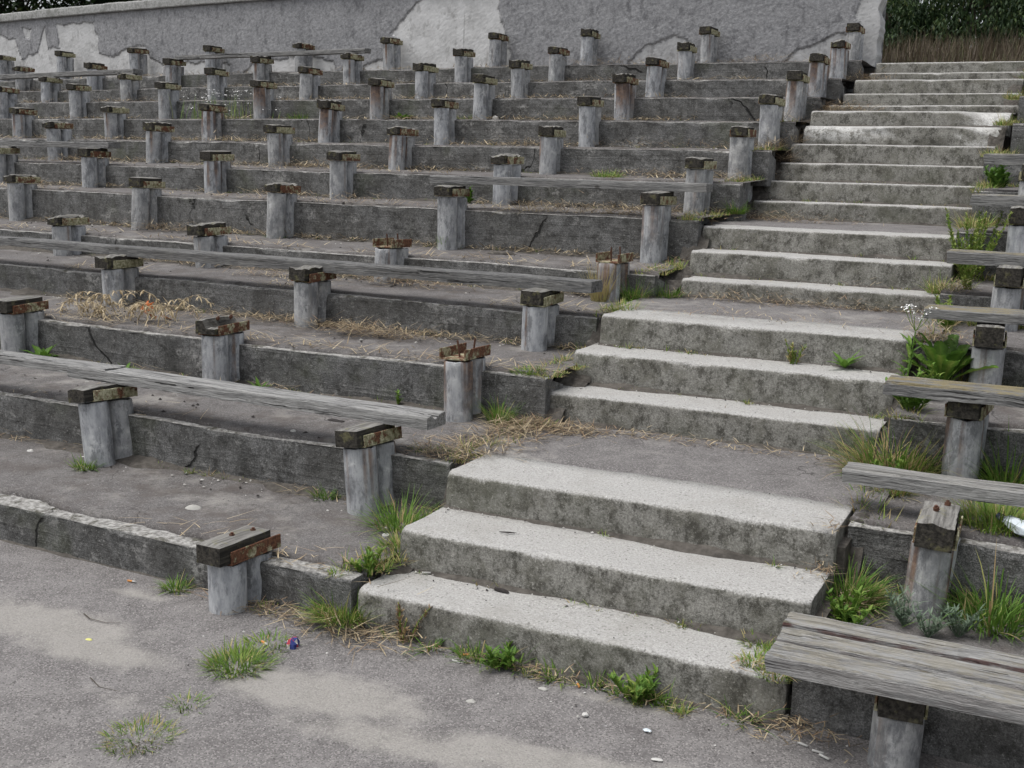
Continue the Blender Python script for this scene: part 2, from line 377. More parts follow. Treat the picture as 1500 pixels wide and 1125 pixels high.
# ------------------------------------------------------------------ ground
def axis(lo, hi, d, far):
    v = frange(lo, hi, d); e = d; a = lo
    while a > -far: e *= 1.7; a -= e; v.insert(0, a)
    e = d; a = hi
    while a < far: e *= 1.7; a += e; v.append(a)
    return v
SAND = [(-1.05, -.52, .45, .16, 1.0), (-.67, -.62, .35, .12, .9), (.15, -.52, .42, .15, 1.0), (.62, -.66, .45, .10, .9), (1.05, -.56, .5, .12, 1.0), (-.93, -.14, .22, .06, .8), (1.2, -.08, .35, .04, .7), (-1.6, -1.1, .6, .2, .8), (.2, -1.3, .9, .15, .6), (1.6, -.45, .4, .1, .8), (-.3, -.85, .3, .08, .5)]
def make_ground():
    xs = axis(-3.2, 3.4, .045, 250); ys = axis(-2.4, .12, .045, 250)
    V, A = [], []
    for y in ys:
        for x in xs:
            near = abs(x) < 4 and -3 < y < .3
            z = (.010 * fbm(x * .9, y * .9, 2.2) + .003 * nz(x * 6, y * 6)) if near else 0.0
            s = 0.0
            for (sx, sy, rx, ry, k) in SAND:
                dx, dy = (x - sx) / rx, (y - sy - .25 * (x - sx) * .3) / ry
                s = max(s, k * math.exp(-(dx * dx + dy * dy)))
            V.append((x, y, z)); A.append(s + .12 * fbm(x * 1.7, y * 1.7, 5) if near else .1)
    nx = len(xs); F = [(j * nx + i, j * nx + i + 1, (j + 1) * nx + i + 1, (j + 1) * nx + i) for j in range(len(ys) - 1) for i in range(nx - 1)]
    kind(ob('ground', me('ground', V, F, M['ground'], True, {'sand': A})), 'structure')
make_ground()

# ------------------------------------------------------------------ terrace tiers
def ragged(t, x):
    v = EXPO.get(t, .022) * (.75 + .9 * fbm(x * 1.3, t * 9.1, 3)) + .022 * nz(x * 8, t * 3) + .010 * nz(x * 31, t)
    return .022 + max(.004, v)
EXPO = {1: .10, 2: .048, 3: .050, 4: .042, 5: .04}
def riser_mesh(t, x0, x1, d, wide):
    y0, zt, zb = TY[t], TZ[t], TB[t - 1]
    def prof(x, i):
        c = cy(x) + .012 * fbm(x * .7, t * 3.1)
        lev = zt + .010 * fbm(x * .8, t * 7.7, 4) 
        e = max(0.0, fbm(x * 3.1, t * 5.3, 1.0, 4) - .12) * .060 + .006 + .005 * (1 + nz(x * 23, t))
        e2 = e * (.55 + .35 * nz(x * 7, t * 2.2, 8))
        pts = []
        zbot = zb - .05
        n = 7
        for j in range(n):
            z = lerp(zbot, lev - e, j / (n - 1))
            r = .007 * fbm(x * 6, z * 9, t * 2.0) + .004 * nz(x * 27, z * 30, t) - .010 * (z - zb)
            pts.append((x, y0 + c - r, z))
        pts.append((x, y0 + c + e2 * .35, lev - e * .35))
        pts.append((x, y0 + c + e2, lev - .001))
        c0 = cy(x); rg = max(ragged(t, x), e2 + .02)
        pts.append((x, y0 + c0 + rg - .006, lev + .002 * nz(x * 9, t)))
        pts.append((x, y0 + c0 + rg + .004, lev - .022))
        pts.append((x, y0 + c0 + rg + .022, lev - .022)); pts.append((x, y0 + c + wide + .05, lev - .06))
        pts.append((x, y0 + c + wide + .05, zbot))
        return pts
    return sweep(frange(x0, x1, d), prof, M['riser'], 'riser')
def tread_mesh(t, x0, x1, d, mat):
    xs = frange(x0, x1, d); ny = 10
    y1 = TY[t + 1] + (.06 if t < 12 else .05)
    V = []
    for x in xs:
        c = cy(x)
        lev = TZ[t] + .010 * fbm(x * .8, t * 7.7, 4)
        ya = TY[t] + c + ragged(t, x) + .013 + .009 * nz(x * 17, t * 2)
        V.append((x, ya, lev - .018)); 
        for j in range(ny):
            q = j / (ny - 1); y = lerp(ya + .004, y1 + c, q)
            z = lerp(lev + .009, TB[t], (y - c - TY[t]) / (TY[t + 1] - TY[t])) + .006 * fbm(x * 2.2, y * 2.2, t) * (1 if j else .4)
            V.append((x, y, z))
    n = ny + 1
    F = [(i * n + j, i * n + n + j, i * n + n + j + 1, i * n + j + 1) for i in range(len(xs) - 1) for j in range(n - 1)]
    return me('tread', V, F, mat, True)
LEFT = {1: -4.2, 2: -5.2, 3: -6.4, 4: -7.4, 5: -8.4, 6: -9.4, 7: -10.5, 8: -11.6, 9: -12.7, 10: -13.8, 11: -15, 12: -16.5}
TIERS = {}
TEND = {1: -.05, 2: -.10, 3: -.03, 4: -.09, 5: -.03, 6: -.01, 7: .05, 8: .06, 9: .06, 10: .09, 11: .12, 12: .155}
for t in range(1, 13):
    d = .022 if t <= 2 else .03 if t <= 5 else .045
    e = kind(ob('terrace_tier'), 'structure')
    TIERS[t] = e
    ob('riser', riser_mesh(t, LEFT[t], TEND[t], d, .17), e)
    ob('tread', tread_mesh(t, LEFT[t], TEND[t] + .004, d, M['asphalt']), e)
    e = kind(ob('terrace_tier'), 'structure')
    ob('riser', riser_mesh(t, W + .004 + .012 * (t % 2) * (t > 1) + (.11 if t > 8 else 0), 5.5, d, .17), e)
    ob('tread', tread_mesh(t, W + .002 + .012 * (t % 2) * (t > 1) + (.11 if t > 8 else 0), 5.5, d, M['asphalt']), e)

# ------------------------------------------------------------------ staircase
def step_mesh(k):
    i = k - 1
    y0, zt = SY[i], SZ[i]
    zb = (SZ[i - 1] if i else 0.0) - .06
    dep = (SY[k] - y0 + .05) if (k < 20 and SY[k] - y0 < .47) else .40
    xl, xr = SX[i], W + (SX[i] * .6 if k < 13 else {13: .02, 14: .03, 15: .07, 16: .11, 17: .09, 18: .07, 19: .06, 20: .06}[k])
    if k == 20: xr += .7
    res = .016 if k <= 6 else .024 if k <= 12 else .035
    hh = zt - zb
    def prof(x, ii):
        fe = min(x - xl, xr - x)                                     # distance to the slab's end
        lev = zt + .004 * fbm(x * 1.1, k * 3.3)
        e = .021 + .003 * nz(x * 4, k * 2) + .003 * nz(x * 19, k) + max(0.0, fbm(x * 3.7, k * 6.1, 2, 4) - .28) * .05 + max(0.0, nz(x * 5.3, k * 8.8, 5) - .5) * .09
        if fe < .035: e += (.035 - fe) * .5
        if k == 15:
            if x > xr - .42: e += .11 * sstep(xr - .42, xr - .18, x) + .02 * fbm(x * 9, 3)
        if k == 14:
            e += .035 * sstep(xl + .75, xl + .45, x) * (1 + .6 * fbm(x * 6, 9)) + .05 * sstep(xr - .35, xr - .1, x)
        e = min(e, hh * .75)
        ins = max(0.0, .03 - fe) * .45
        pts = []
        n = 9
        for j in range(n):
            z = lerp(zb, lev - e, j / (n - 1))
            r = .005 * fbm(x * 5, z * 8, k * 2.0) + .003 * nz(x * 31, z * 33, k) - .012 * ((z - zb) / hh)
            if k in (14,): r -= .03 * max(0, fbm(x * 4, z * 7, 5)) 
            pts.append((x, y0 - r + ins, z))
        ey = e * (1.0 if k not in (14, 15) else 1.6)
        for (qa, qb) in ((.10, .60), (.30, .29), (.58, .10), (1.0, 0.0)): pts.append((x, y0 + ins + ey * 1.15 * qa + .009, lev - e * qb + .0012 * nz(x * 60, qa * 9, k)))
        for q in (.25, .5, .75, 1.0):
            y = y0 + max(.05 + ey, dep * q)
            pts.append((x, y, lev + .0025 * fbm(x * 5, y * 5, k) - .004 * (1 - abs(2 * q - 1))))
        pts.append((x, y0 + dep, zb))
        return pts
    xs = frange(xl, xr, res)
    xs = [xl, xl + .006] + xs[1:-1] + [xr - .006, xr]
    fr = None
    if k == 14: fr = lambda x, y, z: (sstep(.16, .05, y - y0)) * max(sstep(-.1, .2, .62 - (x - xl) + .35 * fbm(x * 5, z * 12)) * sstep(.0, .06, z - zb - .08 + .05 * fbm(x * 4, 7)), sstep(0, .15, x - xr + .26 + .2 * fbm(x * 7, z * 12)))
    if k == 15: fr = lambda x, y, z: sstep(-.02, .10, x - xr + .34 + .5 * (zt - z) * -1 + .18 * fbm(x * 6, z * 14, y * 9))
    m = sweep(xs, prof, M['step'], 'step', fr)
    m.polygons.foreach_set('use_smooth', [len(p.vertices) == 4 for p in m.polygons]); return m
st = kind(ob('staircase'), 'structure')
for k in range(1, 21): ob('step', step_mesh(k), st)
def landing_mesh(y0, y1, z0, z1, seed, xa):
    xs = frange(xa, W + .09, .05); ys = frange(y0, y1, .06); V = []
    for y in ys:
        for x in xs:
            yy = y + (.02 * fbm(x * 4, seed) if y == ys[0] else 0)
            V.append((x, yy, lerp(z0, z1, (y - y0) / (y1 - y0)) + .004 * fbm(x * 2.5, y * 2.5, seed) - (.012 if y == ys[0] else 0)))
    nx = len(xs); F = [(j * nx + i, j * nx + i + 1, (j + 1) * nx + i + 1, (j + 1) * nx + i) for j in range(len(ys) - 1) for i in range(nx - 1)]
    return me('landing', V, F, M['landing'], True)
for k in (3, 6, 9, 15, 18):
    i = k - 1
    ob('landing', landing_mesh(SY[i] + .375, SY[k] + .04, SZ[i] + .006, SZ[i] + .022, k, SX[k] - .05 if k > 9 else -.09), st)
def base_mesh():
    V, F = [], []
    def box(x0, x1, y0, y1, z0, z1):
        b = len(V); V.extend([(x0, y0, z0), (x1, y0, z0), (x1, y1, z0), (x0, y1, z0), (x0, y0, z1), (x1, y0, z1), (x1, y1, z1), (x0, y1, z1)])
        F.extend([(b, b + 3, b + 2, b + 1), (b + 4, b + 5, b + 6, b + 7), (b, b + 1, b + 5, b + 4), (b + 1, b + 2, b + 6, b + 5), (b + 2, b + 3, b + 7, b + 6), (b + 3, b, b + 4, b + 7)])
    for k in range(1, 21):
        i = k - 1; ye = SY[k] if k < 20 else 9.9
        box(max(-.02, SX[i] - .02) - .004 * (k % 3), W + .02 + .004 * (k % 3), SY[i] + .07, ye + .068, -.2, SZ[i] - .075 + .001 * k)
    return me('foundation', V, F, M['earth'])
ob('foundation', base_mesh(), st)
def soil_fill(x0, x1, seed):
    """earth and rubble filling the slot between the stair slabs and the terrace ends"""
    xs = frange(x0, x1, .018); ys = frange(.07, 9.4, .022); V = []
    def lev(y):
        a = 0.0
        for q, b in zip(SY, SZ):
            if y >= q + .02: a = b
        t = 0
        for k in range(1, 13):
            if y >= TY[k] + .02: t = k
        c = lerp(TZ[t], TB[t], min(1, (y - TY[t]) / (TY[t + 1] - TY[t]))) if t else 0.0
        return min(a - .022, c - .006) if y > .02 else -.012
    for y in ys:
        z = sum(lev(y + o) for o in (-.03, 0, .03, .06, .09, .12)) / 6
        for x in xs:
            q = fbm(x * 11, y * 11, seed, 4); V.append((x, y, z + .030 * q + .012 * abs(nz(x * 50, y * 50, seed))))
    nx = len(xs); F = [(j * nx + i, j * nx + i + 1, (j + 1) * nx + i + 1, (j + 1) * nx + i) for j in range(len(ys) - 1) for i in range(nx - 1)]
    return me('soil', V, F, M['earth'], False)
ob('soil', soil_fill(-.11, .06, 1), st); ob('soil', soil_fill(W - .05, W + .065, 2), st)
def joint_soil(xs, yf, zf, seed, wmax, hmax):
    """ragged wedge of dirt lying in the corner at the foot of a vertical face"""
    V, F = [], []; n = 5
    for x in xs:
        a = max(0.0, .45 + 1.1 * fbm(x * 2.3, seed * 3.7, 1, 4)); w_ = .006 + wmax * a * .8; h_ = .002 + hmax * a
        for j in range(n):
            q = j / (n - 1); V.append((x, yf(x) + .025 - (w_ + .025) * q + .004 * nz(x * 40, q * 3, seed), zf(x) + h_ * (1 - q) ** 1.5 * (1 + .5 * nz(x * 25, q * 6, seed)) + (.003 if j < n - 1 else -.006)))
    for i in range(len(xs) - 1):
        for j in range(n - 1): a = i * n + j; F.append((a, a + 1, a + n + 1, a + n))
    return me('joint_soil', V, [tuple(reversed(f)) for f in F], M['earth'], True)
for k in range(1, 19):
    i = k - 1; zz = (SZ[i - 1] if i else 0.0) + (.022 if k in (4, 7, 10) else 0)
    ob('joint_soil', joint_soil(frange(SX[i], W, .02 if k < 8 else .04), lambda x: SY[i], lambda x: zz, k, .075 if k == 1 else .055, .02), st)
for t in range(1, 12):
    if t in TIERS: ob('joint_soil', joint_soil(frange(LEFT[t] + .5, -.05, .025 if t < 5 else .05), lambda x: TY[t + 1] + cy(x), lambda x: TB[t] + .002, 40 + t, .13, .022), TIERS[t])
ob('joint_soil', joint_soil(frange(LEFT[1] + .5, -.05, .025), lambda x: TY[1] + cy(x), lambda x: 0.0, 61, .025, .010), TIERS[1])

# ------------------------------------------------------------------ hill behind, with its bank
def hill():
    xs = axis(-18, 6, .5, 200); ys = [9.60, 9.68, 10.2, 10.7, 11.3, 12, 12.6, 13.2, 14, 15, 17, 20, 25, 40, 80, 160]
    V = []
    for y in ys:
        for x in xs:
            yy = y + cy(max(x, -18)) + (0 if y > 11 else 0)
            z = 2.835 + .40 * sstep(9.7, 13.5, y) + .05 * fbm(x * .6, y * .6) * sstep(9.7, 11, y)
            V.append((x, yy, z))
    nx = len(xs); F = [(j * nx + i, j * nx + i + 1, (j + 1) * nx + i + 1, (j + 1) * nx + i) for j in range(len(ys) - 1) for i in range(nx - 1)]
    kind(ob('hill', me('hill', V, F, M['hill'], True)), 'structure')
hill()

# ------------------------------------------------------------------ back wall
BARE = [
 [(-5.934, 3.346), (-5.775, 3.48), (-5.636, 3.613), (-5.463, 3.701), (-5.362, 3.82), (-4.311, 3.82), (-4.338, 3.612), (-4.251, 3.344), (-4.168, 3.183), (-4.132, 3.049), (-4.191, 2.7), (-6.389, 2.7), (-6.36, 2.95), (-6.205, 3.014), (-6.04, 3.033), (-5.808, 3.23)],
 [(-12.699, 3.75), (-11.733, 3.737), (-11.604, 3.563), (-11.592, 3.292), (-11.376, 3.201), (-10.937, 3.32), (-10.519, 3.338), (-10.425, 3.155), (-10.127, 3.049), (-10.185, 2.7), (-15.48, 2.7), (-15.384, 3.735), (-14.302, 3.647), (-13.83, 3.589), (-13.66, 3.257), (-13.262, 3.351), (-12.978, 3.728), (-12.941, 3.41), (-12.634, 3.398)],
 [(-13.648, 3.761), (-13.359, 3.711), (-13.436, 3.572), (-13.564, 3.595)],
 [(-9.832, 3.042), (-9.637, 3.069), (-9.258, 3.09), (-8.758, 3.015), (-8.717, 2.7), (-9.79, 2.7)],
 [(-8.45, 2.915), (-8.317, 3.035), (-7.519, 3.105), (-6.846, 3.058), (-6.807, 2.7), (-8.5, 2.7)],
 [(-2.597, 2.914), (-2.398, 3.111), (-2.104, 3.24), (-1.966, 3.162), (-1.797, 2.999), (-1.763, 2.7), (-2.65, 2.7)],
 [(-0.782, 2.885), (-0.728, 2.99), (-0.539, 3.057), (-0.261, 3.179), (-0.119, 3.152), (-0.05, 2.7), (-.85, 2.7)],
 [(-0.045, 4.0), (0.5, 4.0), (0.5, 2.7), (-0.095, 2.7), (-0.072, 3.151), (-0.036, 3.287)]]
WT = [1, .9, .8, .9, .9, .40, .5, .7]
BB = [(min(p[0] for p in q) - .25, max(p[0] for p in q) + .25) for q in BARE]
def poly_sd(px, pz, poly):
    d = 1e9; ins = False; n = len(poly)
    for i in range(n):
        ax, az = poly[i]; bx, bz = poly[(i + 1) % n]
        ex, ez = bx - ax, bz - az; wx, wz = px - ax, pz - az
        q = max(0.0, min(1.0, (wx * ex + wz * ez) / (ex * ex + ez * ez)))
        dx, dz = wx - ex * q, wz - ez * q; d = min(d, dx * dx + dz * dz)
        if (az > pz) != (bz > pz) and px < ex * (pz - az) / (bz - az) + ax: ins = not ins
    d = math.sqrt(d); return d if ins else -d
def wall():
    e = tag(ob('retaining_wall'), 'long grey plastered wall with peeling patches along the top of the stand', 'wall')
    WX0, WX1, YW, ZT = -18.0, .157, 9.477, 3.86
    # seen face, a relief of plaster and bare patches
    xs = frange(WX0, -13.6, .06) + frange(-13.58, WX1, .022)[0:]; zs = frange(2.72, ZT, .022)
    V, A, B = [], [], []
    for x in xs:
        c = cy(x)
        for z in zs:
            wx, wz = x + .05 * fbm(x * 4, z * 4, 1), z + .05 * fbm(x * 4, z * 4, 7)
            s = -.3; wgt = 1.0
            for q, (b0, b1), w0 in zip(BARE, BB, WT):
                if b0 < x < b1:
                    d_ = poly_sd(wx, wz, q)
                    if d_ > s: s = d_; wgt = w0
            s = max(s, -.3); s = min(s, .3)
            zed = (.14 + .10 * nz(x * 1.1, 3)) - (z - 2.83)
            y = YW + c - .016 * sstep(.010, -.016, s) + .006 * fbm(x * 3, z * 3) * (1 if s < 0 else .5) + .003 * nz(x * 30, z * 30)
            # ragged right-hand end
            xx = x
            if x > WX1 - .10: xx = x + (.03 * fbm(z * 6, 2) - .02 * sstep(3.2, 2.8, z)) * ((x - WX1 + .10) / .10)
            V.append((xx, y, z)); A.append(s); B.append(wgt)
    nzs = len(zs); F = [(i * nzs + j, (i + 1) * nzs + j, (i + 1) * nzs + j + 1, i * nzs + j + 1) for i in range(len(xs) - 1) for j in range(nzs - 1)]
    # end face and back
    last = (len(xs) - 1) * nzs; b0 = len(V); YB = YW + .36
    for j, z in enumerate(zs):
        v = V[last + j]; V.append((v[0] - .02 * abs(nz(z * 9)), YB, z)); A.append(.3)
    for j in range(nzs - 1): F.append((last + j, b0 + j, b0 + j + 1, last + j + 1))
    b1 = len(V)
    for i, x in enumerate(xs[::8] + [WX1]):
        V.append((x, YB + cy(x), 2.72)); A.append(-.3); V.append((x, YB + cy(x), ZT)); A.append(-.3)
    m = len(xs[::8])
    for i in range(m): F.append((b1 + 2 * i, b1 + 2 * i + 1, b1 + 2 * i + 3, b1 + 2 * i + 2))
    ob('wall_face', me('wall_face', V, F, M['wall'], False, {'bare': A, 'weight': B + [.7] * (len(V) - len(B))}), e)
    def prof(x, i):
        c = cy(x); q = .006 * fbm(x * 4, 3); h = .012 * fbm(x * 1.3, 8) + .006 * nz(x * 14)
        y0, y1, z0, z1 = YW - .07 + c + q, YW + .43 + c, ZT + .004 - .01 * max(0, nz(x * 9, 4)), ZT + .135 + h
        return [(x, y1, z0), (x, y0 + .01, z0), (x, y0, z0 + .012), (x, y0 + .002 * nz(x * 30), (z0 + z1) / 2), (x, y0 + .004, z1 - .02), (x, y0 + .022, z1), (x, y1 - .02, z1 + .01), (x, y1, z1 - .01)]
    ob('coping', sweep(frange(WX0, WX1 + .05, .05), prof, M['coping'], 'coping'), e)
wall()

# ------------------------------------------------------------------ pedestals
def pipe_mesh(seed):
    """open cement pipe, 1 m tall below its rim at z=0 (the foot is sunk in the tread)"""
    r = random.Random(seed); n = 20; V, F = [], []
    rows = [(-.60, .0725), (-.30, .0725), (-.2, .0725), (-.1, .0725), (-.03, .0723), (-.004, .0715), (0, .068), (-.002, .059), (-.03, .058)]
    for k, (z, rad) in enumerate(rows):
        for i in range(n):
            a = 2 * math.pi * i / n
            rr = rad * (1 + .012 * nz(math.cos(a) * 1.6 + seed, math.sin(a) * 1.6, z * 4) + .006 * nz(math.cos(a) * 5, math.sin(a) * 5 + seed, z * 14))
            zz = z
            if k in (5, 6, 7): zz -= .012 * max(0, nz(math.cos(a) * 2.2, math.sin(a) * 2.2, seed * 3.3))
            V.append((rr * math.cos(a), rr * math.sin(a), zz))
    for k in range(len(rows) - 1):
        for i in range(n):
            j = (i + 1) % n; F.append((k * n + i, k * n + j, (k + 1) * n + j, (k + 1) * n + i))
    return me('post', V, F, M['pipe'], True)
def bar(V, F, lo, hi, rnd=None, bev=.004, segs=1):
    x0, y0, z0 = lo; x1, y1, z1 = hi; b = len(V)
    for i in range(segs + 1):
        y = lerp(y0, y1, i / segs)
        for (x, z) in ((x0 + bev, z0), (x1 - bev, z0), (x1, z0 + bev), (x1, z1 - bev), (x1 - bev, z1), (x0 + bev, z1), (x0, z1 - bev), (x0, z0 + bev)):
            q = rnd(x, y, z) if rnd else (0, 0, 0)
            V.append((x + q[0], y + q[1], z + q[2]))
    for i in range(segs):
        for j in range(8):
            k = (j + 1) % 8; F.append((b + i * 8 + j, b + i * 8 + k, b + (i + 1) * 8 + k, b + (i + 1) * 8 + j))
    F.append(tuple(b + j for j in range(7, -1, -1))); F.append(tuple(b + segs * 8 + j for j in range(8)))
    return V, F
def block_mesh(seed, h=.078, rot=0.0, half=False):
    r = random.Random(seed)
    def rnd(x, y, z):
        q = .006 * nz(x * 20 + seed, y * 20, z * 20)
        zz = .004 * nz(x * 9, y * 9, seed)
        if z > .04: zz -= rot * max(0, fbm(x * 16 + seed, y * 11, 3) + .1) * .06
        if half and z > .04 and x > 0: zz -= .045
        return (q, q, zz)
    V, F = [], []
    # planked grid on top so that rot shows
    ny, nx = 9, 6; L0, L1, w = -.140, .140, .060
    for i in range(ny):
        y = lerp(L0, L1, i / (ny - 1)) * (1 + .03 * nz(seed, i))
        for j in range(nx):
            x = lerp(-w, w, j / (nx - 1)); q = rnd(x, y, h); ed = .006 if j in (0, nx - 1) or i in (0, ny - 1) else 0
            V.append((x + q[0], y + q[1] * .6, h + q[2] - ed))
    top = [[i * nx + j for j in range(nx)] for i in range(ny)]
    for i in range(ny - 1):
        for j in range(nx - 1): F.append((top[i][j], top[i][j + 1], top[i + 1][j + 1], top[i + 1][j]))
    ring = [top[0][j] for j in range(nx)] + [top[i][nx - 1] for i in range(1, ny)] + [top[ny - 1][j] for j in range(nx - 2, -1, -1)] + [top[i][0] for i in range(ny - 2, 0, -1)]
    low = []
    for v in ring:
        x, y, z = V[v]; low.append(len(V)); V.append((x * 1.01, y * 1.005, .0))
    m = len(ring)
    for i in range(m): F.append((ring[(i + 1) % m], ring[i], low[i], low[(i + 1) % m]))
    F.append(tuple(low))
    F = [tuple(reversed(f)) if len(f) > 4 and False else f for f in F]
    return me('timber_block', V, F, M['block'])
def channel_mesh(seed):
    V, F = [], []
    rn = lambda x, y, z: (.002 * nz(y * 12 + seed, z * 9), 0, .002 * nz(y * 9, x * 9, seed))
    L0, L1 = -.125, .145
    bar(V, F, (-.073, L0, 0), (.073, L1, .007), rn, .002, 6)
    bar(V, F, (-.073, L0, .0072), (-.0665, L1, .054), rn, .002, 6)
    bar(V, F, (.0665, L0, .0072), (.073, L1, .054), rn, .002, 6)
    return me('channel', V, F, M['channel'])
def bolt_mesh(h, lean):
    V, F = [], []; n = 7
    prof = [(0, .005), (h * .5, .005), (h, .0048), (h, 0.0)]
    if h < .04: prof = [(0, .005), (h * .3, .005), (h * .3, .011), (h * .75, .011), (h * .75, .006), (h, .006), (h, 0)]
    for k, (z, rr) in enumerate(prof):
        for i in range(n):
            a = 2 * math.pi * i / n; V.append((rr * math.cos(a) + lean * z, rr * math.sin(a), z))
    for k in range(len(prof) - 1):
        for i in range(n):
            j = (i + 1) % n; F.append((k * n + i, k * n + j, (k + 1) * n + j, (k + 1) * n + i))
    return me('bolt', V, F, M['bolt'])
PIPES = [pipe_mesh(s) for s in range(6)]
BLOCKS = [block_mesh(1), block_mesh(2, .072, .25), block_mesh(3, .082, .5), block_mesh(4, .070, .8), block_mesh(5, .08, .3, True)]
TALL = [block_mesh(11, .10), block_mesh(12, .098, .2)]
CHANS = [channel_mesh(s) for s in range(4)]
BOLT_S, BOLT_L = bolt_mesh(.028, .1), bolt_mesh(.085, -.12)
ORD = ['zeroth', 'first', 'second', 'third', 'fourth', 'fifth', 'sixth', 'seventh', 'eighth', 'ninth', 'tenth', 'eleventh', 'twelfth', 'thirteenth']

# row, x, y of front pipe, z of foot, z of pipe rim, rust, pale, block(-1 none), extra
PED = [
(0,-0.533,-0.084,0.000,0.197),(1,-2.066,0.764,0.187,0.495),(1,-0.479,0.736,0.187,0.480),(2,-3.637,1.653,0.449,0.736),(2,-1.999,1.590,0.449,0.746),(2,-0.454,1.564,0.449,0.755),
(3,-3.593,2.449,0.705,0.961),(3,-1.959,2.387,0.705,0.985),(3,-0.401,2.361,0.705,0.956),(4,-4.951,3.298,0.924,1.162),(4,-3.455,3.212,0.924,1.157),(4,-1.870,3.154,0.924,1.155),
(4,-0.274,3.130,0.924,1.150),(5,-6.445,4.186,1.109,1.448),(5,-4.844,4.061,1.109,1.454),(5,-3.383,3.979,1.109,1.462),(5,-1.840,3.923,1.109,1.483),(5,-0.277,3.901,1.109,1.483),
(6,-7.683,5.067,1.410,1.706),(6,-6.310,4.935,1.410,1.696),(6,-4.723,4.814,1.410,1.694),(6,-3.324,4.737,1.410,1.721),(6,-1.777,4.683,1.410,1.726),(6,-0.232,4.661,1.410,1.726),
(7,-7.719,5.828,1.653,1.988),(7,-6.186,5.681,1.653,1.968),(7,-4.605,5.563,1.653,1.960),(7,-3.213,5.488,1.653,1.954),(7,-1.746,5.438,1.653,1.958),(7,-0.141,5.418,1.653,1.976),
(8,-9.290,6.766,1.894,2.181),(8,-7.632,6.573,1.894,2.192),(8,-6.122,6.430,1.894,2.203),(8,-4.537,6.313,1.894,2.220),(8,-3.211,6.242,1.894,2.231),(8,-1.723,6.192,1.894,2.247),
(8,-0.120,6.172,1.894,2.258),(9,-10.635,7.706,2.149,2.505),(9,-9.135,7.502,2.149,2.509),(9,-7.528,7.317,2.149,2.503),(9,-6.034,7.178,2.149,2.500),(9,-4.429,7.062,2.149,2.496),
(9,-3.187,6.997,2.149,2.509),(9,-1.689,6.946,2.149,2.494),(9,-0.088,6.927,2.149,2.498),(10,-10.655,8.468,2.394,2.693),(10,-9.007,8.245,2.394,2.697),(10,-7.427,8.066,2.394,2.718),
(10,-5.947,7.929,2.394,2.707),(10,-4.343,7.816,2.394,2.709),(10,-3.164,7.755,2.394,2.717),(10,-1.651,7.704,2.394,2.713),(10,-0.071,7.686,2.394,2.720),(11,-12.301,9.490,2.609,2.943),
(11,-10.565,9.216,2.609,2.928),(11,-8.926,8.996,2.609,2.942),(11,-7.321,8.816,2.609,2.928),(11,-5.871,8.684,2.609,2.935),(11,-4.279,8.573,2.609,2.937),(11,-3.073,8.512,2.609,2.932),
(11,-1.599,8.464,2.609,2.928),(11,-0.035,8.447,2.609,2.929),(12,-13.836,10.505,2.825,3.224),(12,-12.204,10.214,2.825,3.222),(12,-10.457,9.943,2.825,3.215),(12,-8.871,9.734,2.825,3.184),
(12,-7.212,9.551,2.825,3.178),(12,-5.776,9.424,2.825,3.194),(12,-4.219,9.318,2.825,3.196),(12,-3.013,9.258,2.825,3.192),(12,-1.597,9.214,2.825,3.174),(12,-0.043,9.197,2.825,3.160),
(0,1.915,-0.084,0.000,0.175),(1,1.903,0.735,0.187,0.440),(2,1.914,1.563,0.449,0.745),(3,1.919,2.360,0.705,0.935),(4,1.949,3.130,0.924,1.155),(5,1.944,3.900,1.109,1.450),
(6,1.939,4.661,1.410,1.700),
]
EMPTY = {(2, 1), (4, 1), (4, 2)}                      # channel without timber: row, place counted from the stairs
RUST = {(2, 1): .9, (1, 1): .45, (3, 1): .1, (4, 1): .6, (5, 1): .55, (5, 2): 0, (7, 2): .8, (7, 3): .7, (6, 4): .75, (8, 4): .7, (8, 5): .8, (9, 5): .95, (9, 4): .9, (9, 2): 1.0, (10, 1): .85, (9, 1): .75, (11, 1): .8, (11, 2): .4, (0, 1): .1, (2, 2): .5, (3, 2): .15, (6, 3): .5, (12, 5): .4}
TILT = {(1, 1): (-.03, -.095), (1, 2): (-.04, -.14), (0, 1): (0, -.03), (2, 2): (0, -.02), (2, 1): (0, -.01)}
LOOK = {'empty': 'empty rusty channel on twin pipes', 'rust': 'rust-streaked twin-pipe bench pedestal', 'mid': 'lightly stained twin-pipe bench pedestal', 'clean': 'grey twin-pipe bench pedestal'}
cnt = {}
